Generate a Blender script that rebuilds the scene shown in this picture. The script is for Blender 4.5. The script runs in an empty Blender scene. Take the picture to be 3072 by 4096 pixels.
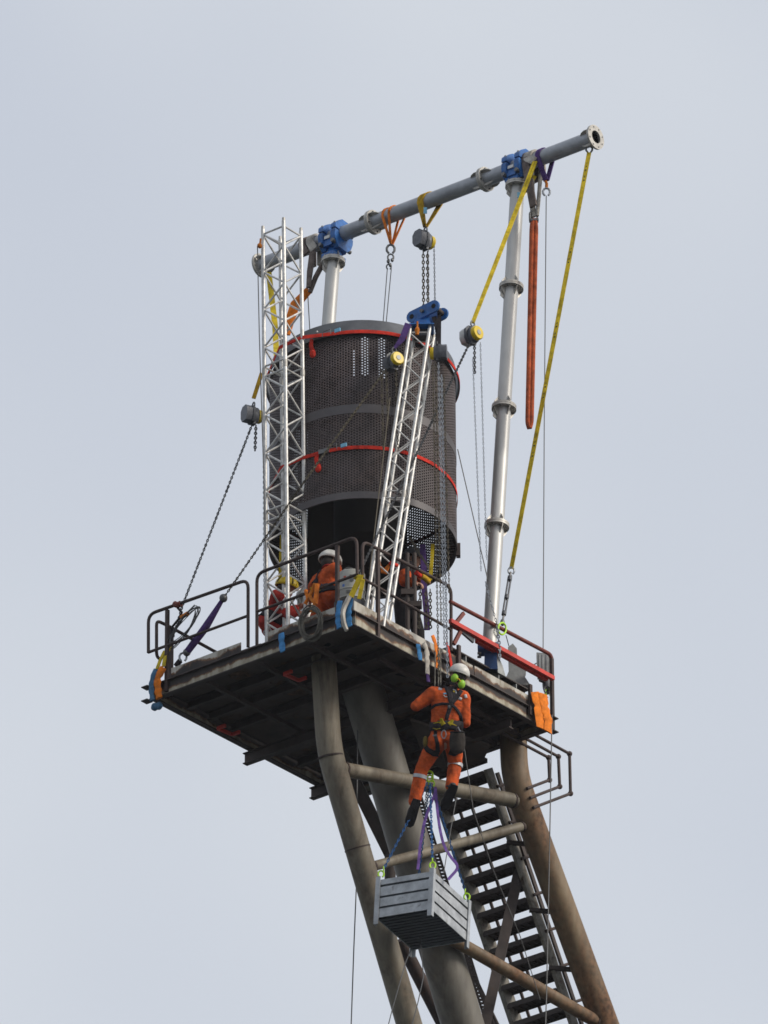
import bpy, math, random
import numpy as np
from mathutils import Vector, Matrix
random.seed(7)
rad = math.radians
SC = bpy.context.scene
COL = SC.collection

# ------------------------------------------------------------------ camera
# world: X and Y run along the two near edges of the work platform, the origin is
# its near corner at deck level, Z is up.
E = rad(27.5)
UV = Vector((0.6314, -0.7754, 0.0))          # to the right, as the camera stands
WV = Vector((0.7754, 0.6314, 0.0))           # horizontally away from the camera
ZV = Vector((0, 0, 1))
FWD = (WV * math.cos(E) + ZV * math.sin(E)).normalized()
UP0 = (ZV * math.cos(E) - WV * math.sin(E)).normalized()
ROLL = 0.004
RGT = (UV * math.cos(ROLL) - UP0 * math.sin(ROLL)).normalized()
UPV = RGT.cross(FWD).normalized()
DIST = 100.0
PXM = 329.6                                  # photograph pixels per metre at that distance
FP = PXM * DIST
CAM = Vector((0, 0, 0)) - (FWD * DIST + RGT * ((1415 - 1536) / PXM) + UPV * ((2048 - 2435) / PXM))
cd = bpy.data.cameras.new('camera')
cam = bpy.data.objects.new('camera', cd)
COL.objects.link(cam)
cd.sensor_fit = 'VERTICAL'
cd.sensor_height = 36.0
cd.lens = 36.0 * FP / 4096
cd.clip_start = 1.0
cd.clip_end = 30000
m3 = Matrix((RGT, UPV, -FWD)).transposed()
cam.matrix_world = Matrix.Translation(CAM) @ m3.to_4x4()
SC.camera = cam
SC.render.resolution_x, SC.render.resolution_y = 768, 1024

# ------------------------------------------------------------------ sky, sun
SUN_TO = (UV * 0.84 - WV * 0.36 + ZV * 0.56).normalized()
sun_el = math.asin(SUN_TO.z)
sun_az = math.atan2(SUN_TO.x, SUN_TO.y)
wd = bpy.data.worlds.new('World')
SC.world = wd
wd.use_nodes = True
nt = wd.node_tree
for n in list(nt.nodes):
    nt.nodes.remove(n)
sky = nt.nodes.new('ShaderNodeTexSky')
sky.sky_type = 'NISHITA'
sky.sun_disc = False
sky.sun_elevation = sun_el
sky.sun_rotation = sun_az
sky.dust_density = 4.0
sky.air_density = 1.0
sc1 = nt.nodes.new('ShaderNodeVectorMath'); sc1.operation = 'SCALE'; sc1.inputs['Scale'].default_value = 0.09
nt.links.new(sky.outputs['Color'], sc1.inputs[0])
tcw = nt.nodes.new('ShaderNodeTexCoord')
nz = nt.nodes.new('ShaderNodeTexNoise'); nz.inputs['Scale'].default_value = 9.0; nz.inputs['Detail'].default_value = 2.5
nz.inputs['Roughness'].default_value = 0.4
nt.links.new(tcw.outputs['Generated'], nz.inputs['Vector'])
rmp = nt.nodes.new('ShaderNodeValToRGB')
rmp.color_ramp.elements[0].position = 0.3; rmp.color_ramp.elements[0].color = (0.615, 0.665, 0.77, 1)
rmp.color_ramp.elements[1].position = 0.7; rmp.color_ramp.elements[1].color = (0.775, 0.815, 0.875, 1)
nt.links.new(nz.outputs['Fac'], rmp.inputs['Fac'])
mx = nt.nodes.new('ShaderNodeMix'); mx.data_type = 'RGBA'; mx.inputs[0].default_value = 0.8
nt.links.new(sc1.outputs[0], mx.inputs[6])
nt.links.new(rmp.outputs['Color'], mx.inputs[7])
bg = nt.nodes.new('ShaderNodeBackground'); bg.inputs['Strength'].default_value = 1.0
nt.links.new(mx.outputs[2], bg.inputs['Color'])
wo = nt.nodes.new('ShaderNodeOutputWorld')
nt.links.new(bg.outputs[0], wo.inputs['Surface'])

sl = bpy.data.lights.new('sun', 'SUN')
sl.energy = 2.8
sl.angle = rad(20)
sl.color = (1.0, 0.93, 0.84)
so = bpy.data.objects.new('sun', sl)
COL.objects.link(so)
so.rotation_euler = SUN_TO.to_track_quat('Z', 'Y').to_euler()
SC.view_settings.view_transform = 'Standard'
SC.view_settings.look = 'None'
SC.view_settings.exposure = 0.0
SC.view_settings.gamma = 1.0
SC.view_settings.use_curve_mapping = False
SC.cycles.filter_width = 1.6
SC.cycles.max_bounces = 6
SC.cycles.transparent_max_bounces = 8


# ------------------------------------------------------------------ picking
def ray(px, py):
    return (FWD + RGT * ((px - 1536) / FP) + UPV * ((2048 - py) / FP))


def hit(px, py, n, d):
    r = ray(px, py)
    t = (d - n.dot(CAM)) / n.dot(r)
    return CAM + r * t


def onX(px, py, x): return hit(px, py, Vector((1, 0, 0)), x)
def onY(px, py, y): return hit(px, py, Vector((0, 1, 0)), y)
def onZ(px, py, z): return hit(px, py, ZV, z)
def onW(px, py, w): return hit(px, py, WV, w)
def uwz(u, w, z): return UV * u + WV * w + ZV * z


# ------------------------------------------------------------------ materials
MATS = {}


def nd(t, kind, **kw):
    n = t.nodes.new(kind)
    for k, v in kw.items():
        setattr(n, k, v)
    return n


def mat(name, base, rough=0.6, metal=0.0, var=0.15, vscale=6.0, rust=0.0, rscale=5.0, rcol=(0.09, 0.035, 0.015),
        bump=0.0, bscale=60.0, stretch=(1, 1, 1), base2=None, spec=0.4, soft=0.0):
    m = bpy.data.materials.new(name)
    m.use_nodes = True
    t = m.node_tree
    b = t.nodes['Principled BSDF']
    b.inputs['Metallic'].default_value = metal
    b.inputs['Specular IOR Level'].default_value = spec
    tc = nd(t, 'ShaderNodeTexCoord')
    mp = nd(t, 'ShaderNodeMapping')
    mp.inputs['Scale'].default_value = stretch
    t.links.new(tc.outputs['Object'], mp.inputs['Vector'])
    n1 = nd(t, 'ShaderNodeTexNoise')
    n1.inputs['Scale'].default_value = vscale
    n1.inputs['Detail'].default_value = 6
    n1.inputs['Roughness'].default_value = 0.62
    t.links.new(mp.outputs[0], n1.inputs['Vector'])
    r1 = nd(t, 'ShaderNodeValToRGB')
    b2 = base2 if base2 else tuple(c * (1 - var) for c in base)
    r1.color_ramp.elements[0].position = 0.33
    r1.color_ramp.elements[0].color = (*b2, 1)
    r1.color_ramp.elements[1].position = 0.67
    r1.color_ramp.elements[1].color = (*[min(1, c * (1 + var * 0.6)) for c in base], 1)
    t.links.new(n1.outputs['Fac'], r1.inputs['Fac'])
    col = r1.outputs['Color']
    rr = nd(t, 'ShaderNodeMapRange')
    rr.inputs[3].default_value = max(0.02, rough - 0.1)
    rr.inputs[4].default_value = min(1, rough + 0.12)
    t.links.new(n1.outputs['Fac'], rr.inputs[0])
    rough_out = rr.outputs[0]
    if rust > 0:
        n2 = nd(t, 'ShaderNodeTexNoise')
        n2.inputs['Scale'].default_value = rscale
        n2.inputs['Detail'].default_value = 8
        n2.inputs['Roughness'].default_value = 0.7
        n2.inputs['Distortion'].default_value = 0.6
        t.links.new(mp.outputs[0], n2.inputs['Vector'])
        r2 = nd(t, 'ShaderNodeValToRGB')
        th = 0.72 - 0.44 * rust
        r2.color_ramp.elements[0].position = th - 0.03 - soft
        r2.color_ramp.elements[0].color = (0, 0, 0, 1)
        r2.color_ramp.elements[1].position = th + 0.05 + soft
        r2.color_ramp.elements[1].color = (1, 1, 1, 1)
        t.links.new(n2.outputs['Fac'], r2.inputs['Fac'])
        n3 = nd(t, 'ShaderNodeTexNoise')
        n3.inputs['Scale'].default_value = rscale * 5
        n3.inputs['Detail'].default_value = 4
        t.links.new(tc.outputs['Object'], n3.inputs['Vector'])
        r3 = nd(t, 'ShaderNodeValToRGB')
        r3.color_ramp.elements[0].position = 0.35
        r3.color_ramp.elements[0].color = (*[c * 0.4 for c in rcol], 1)
        r3.color_ramp.elements[1].position = 0.7
        r3.color_ramp.elements[1].color = (*[min(1, c * 1.5) for c in rcol], 1)
        t.links.new(n3.outputs['Fac'], r3.inputs['Fac'])
        mxr = nd(t, 'ShaderNodeMix', data_type='RGBA')
        t.links.new(r2.outputs['Color'], mxr.inputs[0])
        t.links.new(col, mxr.inputs[6])
        t.links.new(r3.outputs['Color'], mxr.inputs[7])
        col = mxr.outputs[2]
        if metal > 0:
            mm = nd(t, 'ShaderNodeMapRange')
            mm.inputs[3].default_value = metal
            mm.inputs[4].default_value = 0.0
            t.links.new(r2.outputs['Color'], mm.inputs[0])
            t.links.new(mm.outputs[0], b.inputs['Metallic'])
        ra = nd(t, 'ShaderNodeMix', data_type='FLOAT')
        t.links.new(r2.outputs['Color'], ra.inputs[0])
        t.links.new(rough_out, ra.inputs[2])
        ra.inputs[3].default_value = 0.85
        rough_out = ra.outputs[0]
    t.links.new(col, b.inputs['Base Color'])
    t.links.new(rough_out, b.inputs['Roughness'])
    if bump > 0:
        n4 = nd(t, 'ShaderNodeTexNoise')
        n4.inputs['Scale'].default_value = bscale
        n4.inputs['Detail'].default_value = 5
        t.links.new(mp.outputs[0], n4.inputs['Vector'])
        bp = nd(t, 'ShaderNodeBump')
        bp.inputs['Strength'].default_value = bump
        bp.inputs['Distance'].default_value = 0.01
        t.links.new(n4.outputs['Fac'], bp.inputs['Height'])
        t.links.new(bp.outputs[0], b.inputs['Normal'])
    MATS[name] = m
    return m


mat('aluminium', (0.58, 0.57, 0.545), 0.42, 0.35, var=0.32, vscale=14, spec=0.5, bump=0.05)
mat('mast_galvanised', (0.50, 0.495, 0.475), 0.48, 0.3, var=0.2, vscale=5, stretch=(1, 1, 0.25), bump=0.04)
mat('beam_galvanised', (0.37, 0.385, 0.41), 0.5, 0.25, var=0.22, vscale=5, bump=0.04)
mat('flange_steel', (0.46, 0.44, 0.40), 0.5, 0.3, var=0.3, vscale=16, rust=0.12, rscale=14)
mat('bolt_steel', (0.16, 0.16, 0.16), 0.5, 0.6, var=0.3, vscale=40)
mat('blue_paint', (0.013, 0.115, 0.37), 0.42, 0.0, var=0.35, vscale=12, rust=0.16, rscale=14, rcol=(0.07, 0.08, 0.09), spec=0.5)
mat('blue_dark_shaded', (0.010, 0.045, 0.15), 0.5, 0.0, var=0.3, vscale=12, spec=0.4)  # darker blue, with the foot bracket's shade put into the colour
mat('dark_hole', (0.012, 0.012, 0.013), 0.8)
mat('drum_steel', (0.080, 0.064, 0.064), 0.62, 0.1, var=0.5, vscale=1.6, rust=0.3, rscale=1.8, rcol=(0.070, 0.050, 0.044), soft=0.1, bump=0.05, bscale=30)
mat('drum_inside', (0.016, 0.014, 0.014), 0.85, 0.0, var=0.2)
mat('skirt_steel', (0.105, 0.11, 0.12), 0.5, 0.25, var=0.3, vscale=5, rust=0.12, rscale=5, rcol=(0.06, 0.05, 0.045))
mat('band_steel', (0.088, 0.080, 0.082), 0.55, 0.15, var=0.2, vscale=6)
mat('rail_rust', (0.056, 0.038, 0.034), 0.75, 0.0, var=0.4, vscale=10, rust=0.3, rscale=9, rcol=(0.075, 0.040, 0.026), bump=0.1, bscale=80)
mat('dark_steel', (0.066, 0.052, 0.047), 0.75, 0.0, var=0.3, vscale=5, rust=0.22, rscale=4, rcol=(0.07, 0.040, 0.026), bump=0.08)
mat('deck_steel', (0.080, 0.062, 0.054), 0.8, 0.0, var=0.35, vscale=3, rust=0.35, rscale=2.2, rcol=(0.085, 0.048, 0.03), bump=0.1)
mat('tower_paint', (0.178, 0.154, 0.112), 0.58, 0.0, var=0.4, vscale=3.0, rust=0.36, rscale=2.6, rcol=(0.075, 0.052, 0.034), stretch=(1, 1, 0.16), bump=0.06, bscale=40, soft=0.09)
mat('riser_steel', (0.158, 0.146, 0.122), 0.55, 0.05, var=0.4, vscale=2.6, rust=0.2, rscale=1.5, rcol=(0.085, 0.066, 0.045), stretch=(1, 1, 0.14), bump=0.04, soft=0.1)
mat('tower_rust', (0.185, 0.135, 0.078), 0.5, 0.0, var=0.4, vscale=2.2, rust=0.5, rscale=2.8, rcol=(0.135, 0.066, 0.032), stretch=(1, 1, 0.13), bump=0.06, bscale=40, soft=0.12)
mat('stringer_paint', (0.23, 0.215, 0.18), 0.65, 0.0, var=0.3, vscale=5, rust=0.34, rscale=5, rcol=(0.07, 0.045, 0.028), soft=0.05)
mat('red_paint', (0.52, 0.035, 0.02), 0.5, 0.0, var=0.3, vscale=8, rust=0.1, rscale=10)
mat('red_rail_paint', (0.17, 0.035, 0.022), 0.6, 0.0, var=0.3, vscale=8, rust=0.3, rscale=8)
mat('chain_steel', (0.095, 0.095, 0.095), 0.42, 0.8, var=0.3, vscale=30)
mat('chain_brown', (0.10, 0.085, 0.06), 0.6, 0.5, var=0.3, vscale=30)
mat('chain_bright', (0.30, 0.315, 0.33), 0.35, 0.8, var=0.2, vscale=30)
mat('wire_steel', (0.10, 0.10, 0.10), 0.5, 0.4, var=0.2, vscale=30)
mat('chain_blue', (0.02, 0.11, 0.30), 0.45, 0.1, var=0.3, vscale=30)
mat('lime_paint', (0.42, 0.72, 0.02), 0.45, 0.0, var=0.15, vscale=30)
for nm, c in (('web_yellow', (0.56, 0.42, 0.025)), ('web_amber', (0.50, 0.30, 0.02)), ('web_orange', (0.70, 0.19, 0.025)),
              ('web_red', (0.56, 0.035, 0.02)), ('web_purple', (0.085, 0.045, 0.17)), ('web_violet', (0.20, 0.11, 0.37)),
              ('sleeve_white', (0.46, 0.43, 0.38)), ('sleeve_brown', (0.17, 0.135, 0.12)), ('sling_rust', (0.43, 0.095, 0.035)),
              ('cloth_blue', (0.075, 0.27, 0.56)), ('cloth_blue_dull', (0.075, 0.17, 0.28)), ('cloth_orange', (0.74, 0.20, 0.02)),
              ('web_black', (0.018, 0.017, 0.019)), ('web_dark', (0.03, 0.026, 0.03)), ('web_gold', (0.36, 0.28, 0.015)),
              ('coverall', (0.53, 0.088, 0.020)), ('coverall_red', (0.40, 0.035, 0.025)), ('bag_dark', (0.045, 0.038, 0.033)), ('pouch_brown', (0.13, 0.095, 0.025)),
              ('rope_grey', (0.13, 0.12, 0.10)), ('glove_dark', (0.05, 0.05, 0.05)), ('rope_orange', (0.55, 0.17, 0.02))):
    cvr = nm.startswith('coverall')
    mat(nm, c, 0.85, 0.0, var=0.45, vscale=9, bump=0.9 if cvr else 0.35, bscale=13 if cvr else 45, spec=0.2)
mat('skin', (0.42, 0.23, 0.16), 0.6, 0.0, var=0.12, vscale=20)
mat('hair_dark', (0.03, 0.022, 0.018), 0.7, var=0.2)
mat('boot_leather', (0.035, 0.033, 0.032), 0.6, 0.0, var=0.3, vscale=14, bump=0.2)
mat('helmet_white', (0.60, 0.585, 0.54), 0.4, 0.0, var=0.15, vscale=14, rust=0.05, rscale=18, rcol=(0.1, 0.09, 0.08))
mat('muff_lime', (0.27, 0.52, 0.025), 0.45, 0.0, var=0.1)
mat('reflective', (0.42, 0.43, 0.45), 0.4, 0.2, var=0.12, vscale=20)
mat('hoist_yellow', (0.70, 0.50, 0.015), 0.4, 0.0, var=0.2, vscale=14, rust=0.05, rscale=18)
mat('hoist_grey', (0.085, 0.09, 0.10), 0.5, 0.2, var=0.3, vscale=14)
mat('hoist_cover', (0.12, 0.125, 0.14), 0.45, 0.2, var=0.3, vscale=14)
mat('hoist_silver', (0.48, 0.48, 0.46), 0.4, 0.5, var=0.25, vscale=20)
mat('crate_zinc', (0.39, 0.41, 0.425), 0.5, 0.25, var=0.3, vscale=7, bump=0.06, rust=0.14, rscale=8, rcol=(0.14, 0.13, 0.12), soft=0.04)
mat('crate_floor', (0.075, 0.085, 0.095), 0.55, 0.25, var=0.25, vscale=7)
mat('bucket_white', (0.42, 0.42, 0.38), 0.5, 0.0, var=0.2, vscale=9)
mat('print_dark', (0.08, 0.085, 0.09), 0.6)
mat('print_red', (0.50, 0.10, 0.06), 0.6)
mat('print_blue', (0.07, 0.16, 0.42), 0.6)
mat('print_black', (0.02, 0.02, 0.02), 0.7)
mat('label_blue', (0.20, 0.48, 0.66), 0.6)
mat('label_white', (0.62, 0.62, 0.60), 0.6)
mat('grey_machine', (0.30, 0.31, 0.30), 0.5, 0.2, var=0.25, vscale=9, rust=0.08)
mat('sea_water', (0.050, 0.062, 0.066), 0.3, 0.0, var=0.3, vscale=0.02, bump=0.6, bscale=0.4)


def paint_mat(name, col, edge_rust=0.5, lo=0.0, hi=0.135, rust_shade_top=False, blot=0.5, th=0.5):
    """weathered white paint that has flaked to rust along edges, with drips, or top-edge rust with flange shade painted in"""
    m = bpy.data.materials.new(name)
    m.use_nodes = True
    t = m.node_tree
    b = t.nodes['Principled BSDF']
    tc = nd(t, 'ShaderNodeTexCoord')
    sx = nd(t, 'ShaderNodeSeparateXYZ')
    t.links.new(tc.outputs['Object'], sx.inputs[0])
    mr = nd(t, 'ShaderNodeMapRange')
    mr.inputs[1].default_value = lo
    mr.inputs[2].default_value = hi
    t.links.new(sx.outputs[2], mr.inputs[0])
    big = nd(t, 'ShaderNodeTexNoise'); big.inputs['Scale'].default_value = 2.1; big.inputs['Detail'].default_value = 9
    big.inputs['Roughness'].default_value = 0.66
    t.links.new(tc.outputs['Object'], big.inputs['Vector'])
    # height wear, plus painted flange shade on beam webs: 1 at dark edge
    wv = nd(t, 'ShaderNodeMath', operation='MULTIPLY_ADD')
    t.links.new(mr.outputs[0], wv.inputs[0])
    wv.inputs[1].default_value = (edge_rust if rust_shade_top else -edge_rust)
    wv.inputs[2].default_value = (0.0 if rust_shade_top else edge_rust)
    ad = nd(t, 'ShaderNodeMath', operation='MULTIPLY_ADD')
    t.links.new(big.outputs['Fac'], ad.inputs[0])
    ad.inputs[1].default_value = blot * 2
    t.links.new(wv.outputs[0], ad.inputs[2])
    rp = nd(t, 'ShaderNodeValToRGB')
    el = rp.color_ramp.elements
    el[0].position = max(0, min(0.9, th - 0.03)); el[0].color = (*col, 1)
    el[1].position = min(0.99, th + 0.16); el[1].color = (0.016, 0.010, 0.008, 1)
    e2 = el.new(min(0.97, th + 0.03)); e2.color = (0.16, 0.075, 0.028, 1)
    e3 = el.new(min(0.98, th + 0.08)); e3.color = (0.04, 0.02, 0.012, 1)
    t.links.new(ad.outputs[0], rp.inputs['Fac'])
    fine = nd(t, 'ShaderNodeTexNoise'); fine.inputs['Scale'].default_value = 9; fine.inputs['Detail'].default_value = 6
    mp = nd(t, 'ShaderNodeMapping'); mp.inputs['Scale'].default_value = (1, 1, 0.25)
    t.links.new(tc.outputs['Object'], mp.inputs['Vector'])
    t.links.new(mp.outputs[0], fine.inputs['Vector'])
    fr = nd(t, 'ShaderNodeValToRGB')
    fr.color_ramp.elements[0].position = 0.36; fr.color_ramp.elements[0].color = (0.50, 0.44, 0.36, 1)
    fr.color_ramp.elements[1].position = 0.55; fr.color_ramp.elements[1].color = (1, 1, 1, 1)
    t.links.new(fine.outputs['Fac'], fr.inputs['Fac'])
    mu = nd(t, 'ShaderNodeMix', data_type='RGBA', blend_type='MULTIPLY')
    mu.inputs[0].default_value = 0.9
    t.links.new(rp.outputs['Color'], mu.inputs[6])
    t.links.new(fr.outputs['Color'], mu.inputs[7])
    t.links.new(mu.outputs[2], b.inputs['Base Color'])
    b.inputs['Roughness'].default_value = 0.68
    bp = nd(t, 'ShaderNodeBump'); bp.inputs['Strength'].default_value = 0.15; bp.inputs['Distance'].default_value = 0.01
    t.links.new(big.outputs['Fac'], bp.inputs['Height'])
    t.links.new(bp.outputs[0], b.inputs['Normal'])
    MATS[name] = m


paint_mat('toe_paint', (0.44, 0.42, 0.37), edge_rust=0.34, lo=0.2, hi=0.335, blot=0.6, th=0.74)
paint_mat('web_paint', (0.37, 0.34, 0.26), edge_rust=0.55, lo=0.01, hi=0.19, rust_shade_top=True, blot=0.42, th=0.66)  # web top carries rust and the top flange's shadow, both painted

# ------------------------------------------------------------------ mesh building


def V(*a):
    return Vector(a[0]) if len(a) == 1 else Vector(a)


def frame(d, ref=None):
    d = Vector(d).normalized()
    r = Vector(ref) if ref is not None else (ZV if abs(d.z) < 0.9 else Vector((1, 0, 0)))
    a = r.cross(d)
    if a.length < 1e-6:
        a = Vector((1, 0, 0)).cross(d)
    a.normalize()
    return a, d.cross(a).normalized(), d


class MB:
    def __init__(self):
        self.v, self.f = [], []

    def add(self, vs, fs):
        o = len(self.v)
        self.v += [tuple(p) for p in vs]
        self.f += [tuple(i + o for i in f) for f in fs]
        return self

    def tube(self, pts, r, n=10, cap=True, closed=False, flat=None, ref=None):
        """round tube along pts; r a number or list; flat=(a,b) makes an elliptic section"""
        pts = [Vector(p) for p in pts]
        k = len(pts)
        rs = r if isinstance(r, (list, tuple)) else [r] * k
        vs, fs = [], []
        A = None
        for i in range(k):
            if closed:
                t = pts[(i + 1) % k] - pts[i - 1]
            else:
                t = pts[min(i + 1, k - 1)] - pts[max(i - 1, 0)]
            t = t.normalized()
            if A is None:
                A, B, _ = frame(t, ref)
            else:
                A = (A - t * A.dot(t))
                if A.length < 1e-6:
                    A, B, _ = frame(t, ref)
                A.normalize()
            if ref is not None:
                A2, B2, _ = frame(t, ref)
                A = A2
            B = t.cross(A).normalized()
            fa, fb = flat if flat else (1, 1)
            for j in range(n):
                th = 2 * math.pi * j / n
                vs.append(pts[i] + (A * (math.cos(th) * fa) + B * (math.sin(th) * fb)) * rs[i])
        for i in range(k if closed else k - 1):
            i2 = (i + 1) % k
            for j in range(n):
                j2 = (j + 1) % n
                fs.append((i * n + j, i * n + j2, i2 * n + j2, i2 * n + j))
        if cap and not closed:
            fs.append(tuple(range(n - 1, -1, -1)))
            fs.append(tuple((k - 1) * n + j for j in range(n)))
        return self.add(vs, fs)

    def cyl(self, a, b, r, n=16, r2=None):
        return self.tube([a, b], [r, r if r2 is None else r2], n)

    def ring(self, c, axis, r_in, r_out, th, n=28):
        """flat annulus of thickness th centred at c"""
        A, B, D = frame(axis)
        c = Vector(c)
        vs, fs = [], []
        for (rr, s) in ((r_out, -0.5), (r_out, 0.5), (r_in, 0.5), (r_in, -0.5)):
            for j in range(n):
                t = 2 * math.pi * j / n
                vs.append(c + (A * math.cos(t) + B * math.sin(t)) * rr + D * (s * th))
        for q in range(4):
            q2 = (q + 1) % 4
            for j in range(n):
                j2 = (j + 1) % n
                fs.append((q * n + j, q * n + j2, q2 * n + j2, q2 * n + j))
        return self.add(vs, fs)

    def box(self, c, x, y, z, ax=None):
        """box with full sizes x,y,z along axes ax"""
        c = Vector(c)
        a = ax if ax else (Vector((1, 0, 0)), Vector((0, 1, 0)), ZV)
        vs = []
        for sz in (-1, 1):
            for sx, sy in ((-1, -1), (1, -1), (1, 1), (-1, 1)):
                vs.append(c + a[0] * (sx * x / 2) + a[1] * (sy * y / 2) + a[2] * (sz * z / 2))
        fs = [(3, 2, 1, 0), (4, 5, 6, 7), (0, 1, 5, 4), (1, 2, 6, 5), (2, 3, 7, 6), (3, 0, 4, 7)]
        return self.add(vs, fs)

    def bar(self, a, b, wdt, th, side=None):
        """rectangular bar from a to b; wdt along side, th across"""
        a, b = Vector(a), Vector(b)
        d = (b - a)
        s = Vector(side) if side is not None else ZV
        D = d.normalized()
        s = (s - D * s.dot(D))
        if s.length < 1e-6:
            s = frame(D)[0]
        s.normalize()
        return self.box((a + b) / 2, wdt, th, d.length, (s, D.cross(s).normalized(), D))

    def prism(self, poly, c, ax, ay, az, th):
        """extrude 2-D outline poly (in ax,ay about c) by th along az, centred"""
        n = len(poly)
        c = Vector(c)
        vs = [c + ax * p[0] + ay * p[1] - az * (th / 2) for p in poly] + [c + ax * p[0] + ay * p[1] + az * (th / 2) for p in poly]
        fs = [tuple(range(n - 1, -1, -1)), tuple(range(n, 2 * n))]
        for i in range(n):
            j = (i + 1) % n
            fs.append((i, j, n + j, n + i))
        return self.add(vs, fs)

    def ell(self, c, rx, ry, rz, ax=None, n=14, m=9):
        c = Vector(c)
        a = ax if ax else (Vector((1, 0, 0)), Vector((0, 1, 0)), ZV)
        vs, fs = [], []
        for i in range(1, m):
            ph = math.pi * i / m
            for j in range(n):
                t = 2 * math.pi * j / n
                vs.append(c + a[0] * (rx * math.sin(ph) * math.cos(t)) + a[1] * (ry * math.sin(ph) * math.sin(t)) + a[2] * (rz * math.cos(ph)))
        top = len(vs); vs.append(c + a[2] * rz)
        bot = len(vs); vs.append(c - a[2] * rz)
        for i in range(m - 2):
            for j in range(n):
                j2 = (j + 1) % n
                fs.append((i * n + j, (i + 1) * n + j, (i + 1) * n + j2, i * n + j2))
        for j in range(n):
            j2 = (j + 1) % n
            fs.append((top, j, j2))
            fs.append((bot, (m - 2) * n + j2, (m - 2) * n + j))
        return self.add(vs, fs)

    def ribbon(self, pts, w, th, side=None, sides=None, twist=0.0):
        """webbing: flat strip through pts, width w along side vectors, thickness th"""
        pts = [Vector(p) for p in pts]
        k = len(pts)
        vs, fs = [], []
        for i in range(k):
            t = (pts[min(i + 1, k - 1)] - pts[max(i - 1, 0)]).normalized()
            s = Vector(sides[i]) if sides else Vector(side)
            s = s - t * s.dot(t)
            if s.length < 1e-6:
                s = frame(t)[0]
            s.normalize()
            if twist:
                s = Matrix.Rotation(twist * i / max(1, k - 1), 3, t) @ s
            nn = t.cross(s).normalized()
            ww = w[i] if isinstance(w, (list, tuple)) else w
            for a, b in ((-1, -1), (1, -1), (1, 1), (-1, 1)):
                vs.append(pts[i] + s * (a * ww / 2) + nn * (b * th / 2))
        for i in range(k - 1):
            for j in range(4):
                j2 = (j + 1) % 4
                fs.append((i * 4 + j, i * 4 + j2, (i + 1) * 4 + j2, (i + 1) * 4 + j))
        fs.append((3, 2, 1, 0))
        fs.append(tuple((k - 1) * 4 + j for j in range(4)))
        return self.add(vs, fs)

    def chain(self, pts, L=0.055, Wd=0.036, r=0.0065):
        """links along a polyline, alternately turned by a quarter"""
        pts = [Vector(p) for p in pts]
        pitch = L - 2 * r
        # template: stadium path in xz plane, 8 points, 4-sided section
        half = L / 2 - r
        hw = Wd / 2 - r
        path = []
        for k in range(5):
            a = math.pi * k / 4
            path.append((math.cos(a) * hw, half - hw + math.sin(a) * hw))
        for k in range(5):
            a = math.pi + math.pi * k / 4
            path.append((math.cos(a) * hw, -(half - hw) + math.sin(a) * hw))
        n = len(path)
        tv, tf = [], []
        for i, (x, z) in enumerate(path):
            x0, z0 = path[i - 1]
            x1, z1 = path[(i + 1) % n]
            tx, tz = x1 - x0, z1 - z0
            l = math.hypot(tx, tz)
            nx, nzz = tz / l, -tx / l
            for q in range(4):
                a = math.pi / 4 + q * math.pi / 2
                tv.append((x + nx * r * 1.25 * math.cos(a), r * 1.25 * math.sin(a), z + nzz * r * 1.25 * math.cos(a)))
        for i in range(n):
            i2 = (i + 1) % n
            for q in range(4):
                q2 = (q + 1) % 4
                tf.append((i * 4 + q, i * 4 + q2, i2 * 4 + q2, i2 * 4 + q))
        cnt = 0
        for s in range(len(pts) - 1):
            a, b = pts[s], pts[s + 1]
            d = b - a
            nl = max(1, int(round(d.length / pitch)))
            A, B, D = frame(d, UV)
            for i in range(nl):
                c = a + d * ((i + 0.5) / nl)
                X_, Y_ = (A, B) if cnt % 2 == 0 else (B, -A)
                ja = random.uniform(-0.25, 0.25)
                X2 = X_ * math.cos(ja) + Y_ * math.sin(ja)
                Y2 = Y_ * math.cos(ja) - X_ * math.sin(ja)
                self.add([c + X2 * p[0] + Y2 * p[1] + D * p[2] for p in tv], tf)
                cnt += 1
        return self

    def build(self, name, material, parent=None, smooth=True, angle=40):
        off = Vector(BASE.get(parent.name, (0, 0, 0))) if parent is not None else self_base
        me = bpy.data.meshes.new(name)
        vs = np.array(self.v, dtype=float) - np.array(off)[None, :]
        me.from_pydata(vs.tolist(), [], self.f)
        me.validate(verbose=False)
        if smooth:
            me.polygons.foreach_set('use_smooth', [True] * len(me.polygons))
            me.set_sharp_from_angle(angle=rad(angle))
        me.update()
        me.materials.append(MATS[material] if isinstance(material, str) else material)
        o = bpy.data.objects.new(name, me)
        COL.objects.link(o)
        if parent is not None:
            o.parent = parent
            BASE[o.name] = tuple(off)
        return o


BASE = {}
self_base = Vector((0, 0, 0))


def thing(name, label, cat, loc=(0, 0, 0), group=None):
    o = bpy.data.objects.new(name, None)
    o.empty_display_size = 0.1
    COL.objects.link(o)
    o.location = loc
    o['label'] = label
    o['category'] = cat
    o['kind'] = 'thing'
    if group:
        o['group'] = group
    BASE[o.name] = tuple(loc)
    return o


def one(mb, name, material, label, cat, group=None, loc=None, **kw):
    """a thing that is a single mesh; origin at loc or its lowest middle point"""
    global self_base
    a = np.array(mb.v)
    self_base = Vector(loc) if loc is not None else Vector(((a[:, 0].min() + a[:, 0].max()) / 2, (a[:, 1].min() + a[:, 1].max()) / 2, a[:, 2].min()))
    o = mb.build(name, material, None, **kw)
    o.location = self_base
    self_base = Vector((0, 0, 0))
    o['label'] = label
    o['category'] = cat
    if group:
        o['group'] = group
    return o


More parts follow.
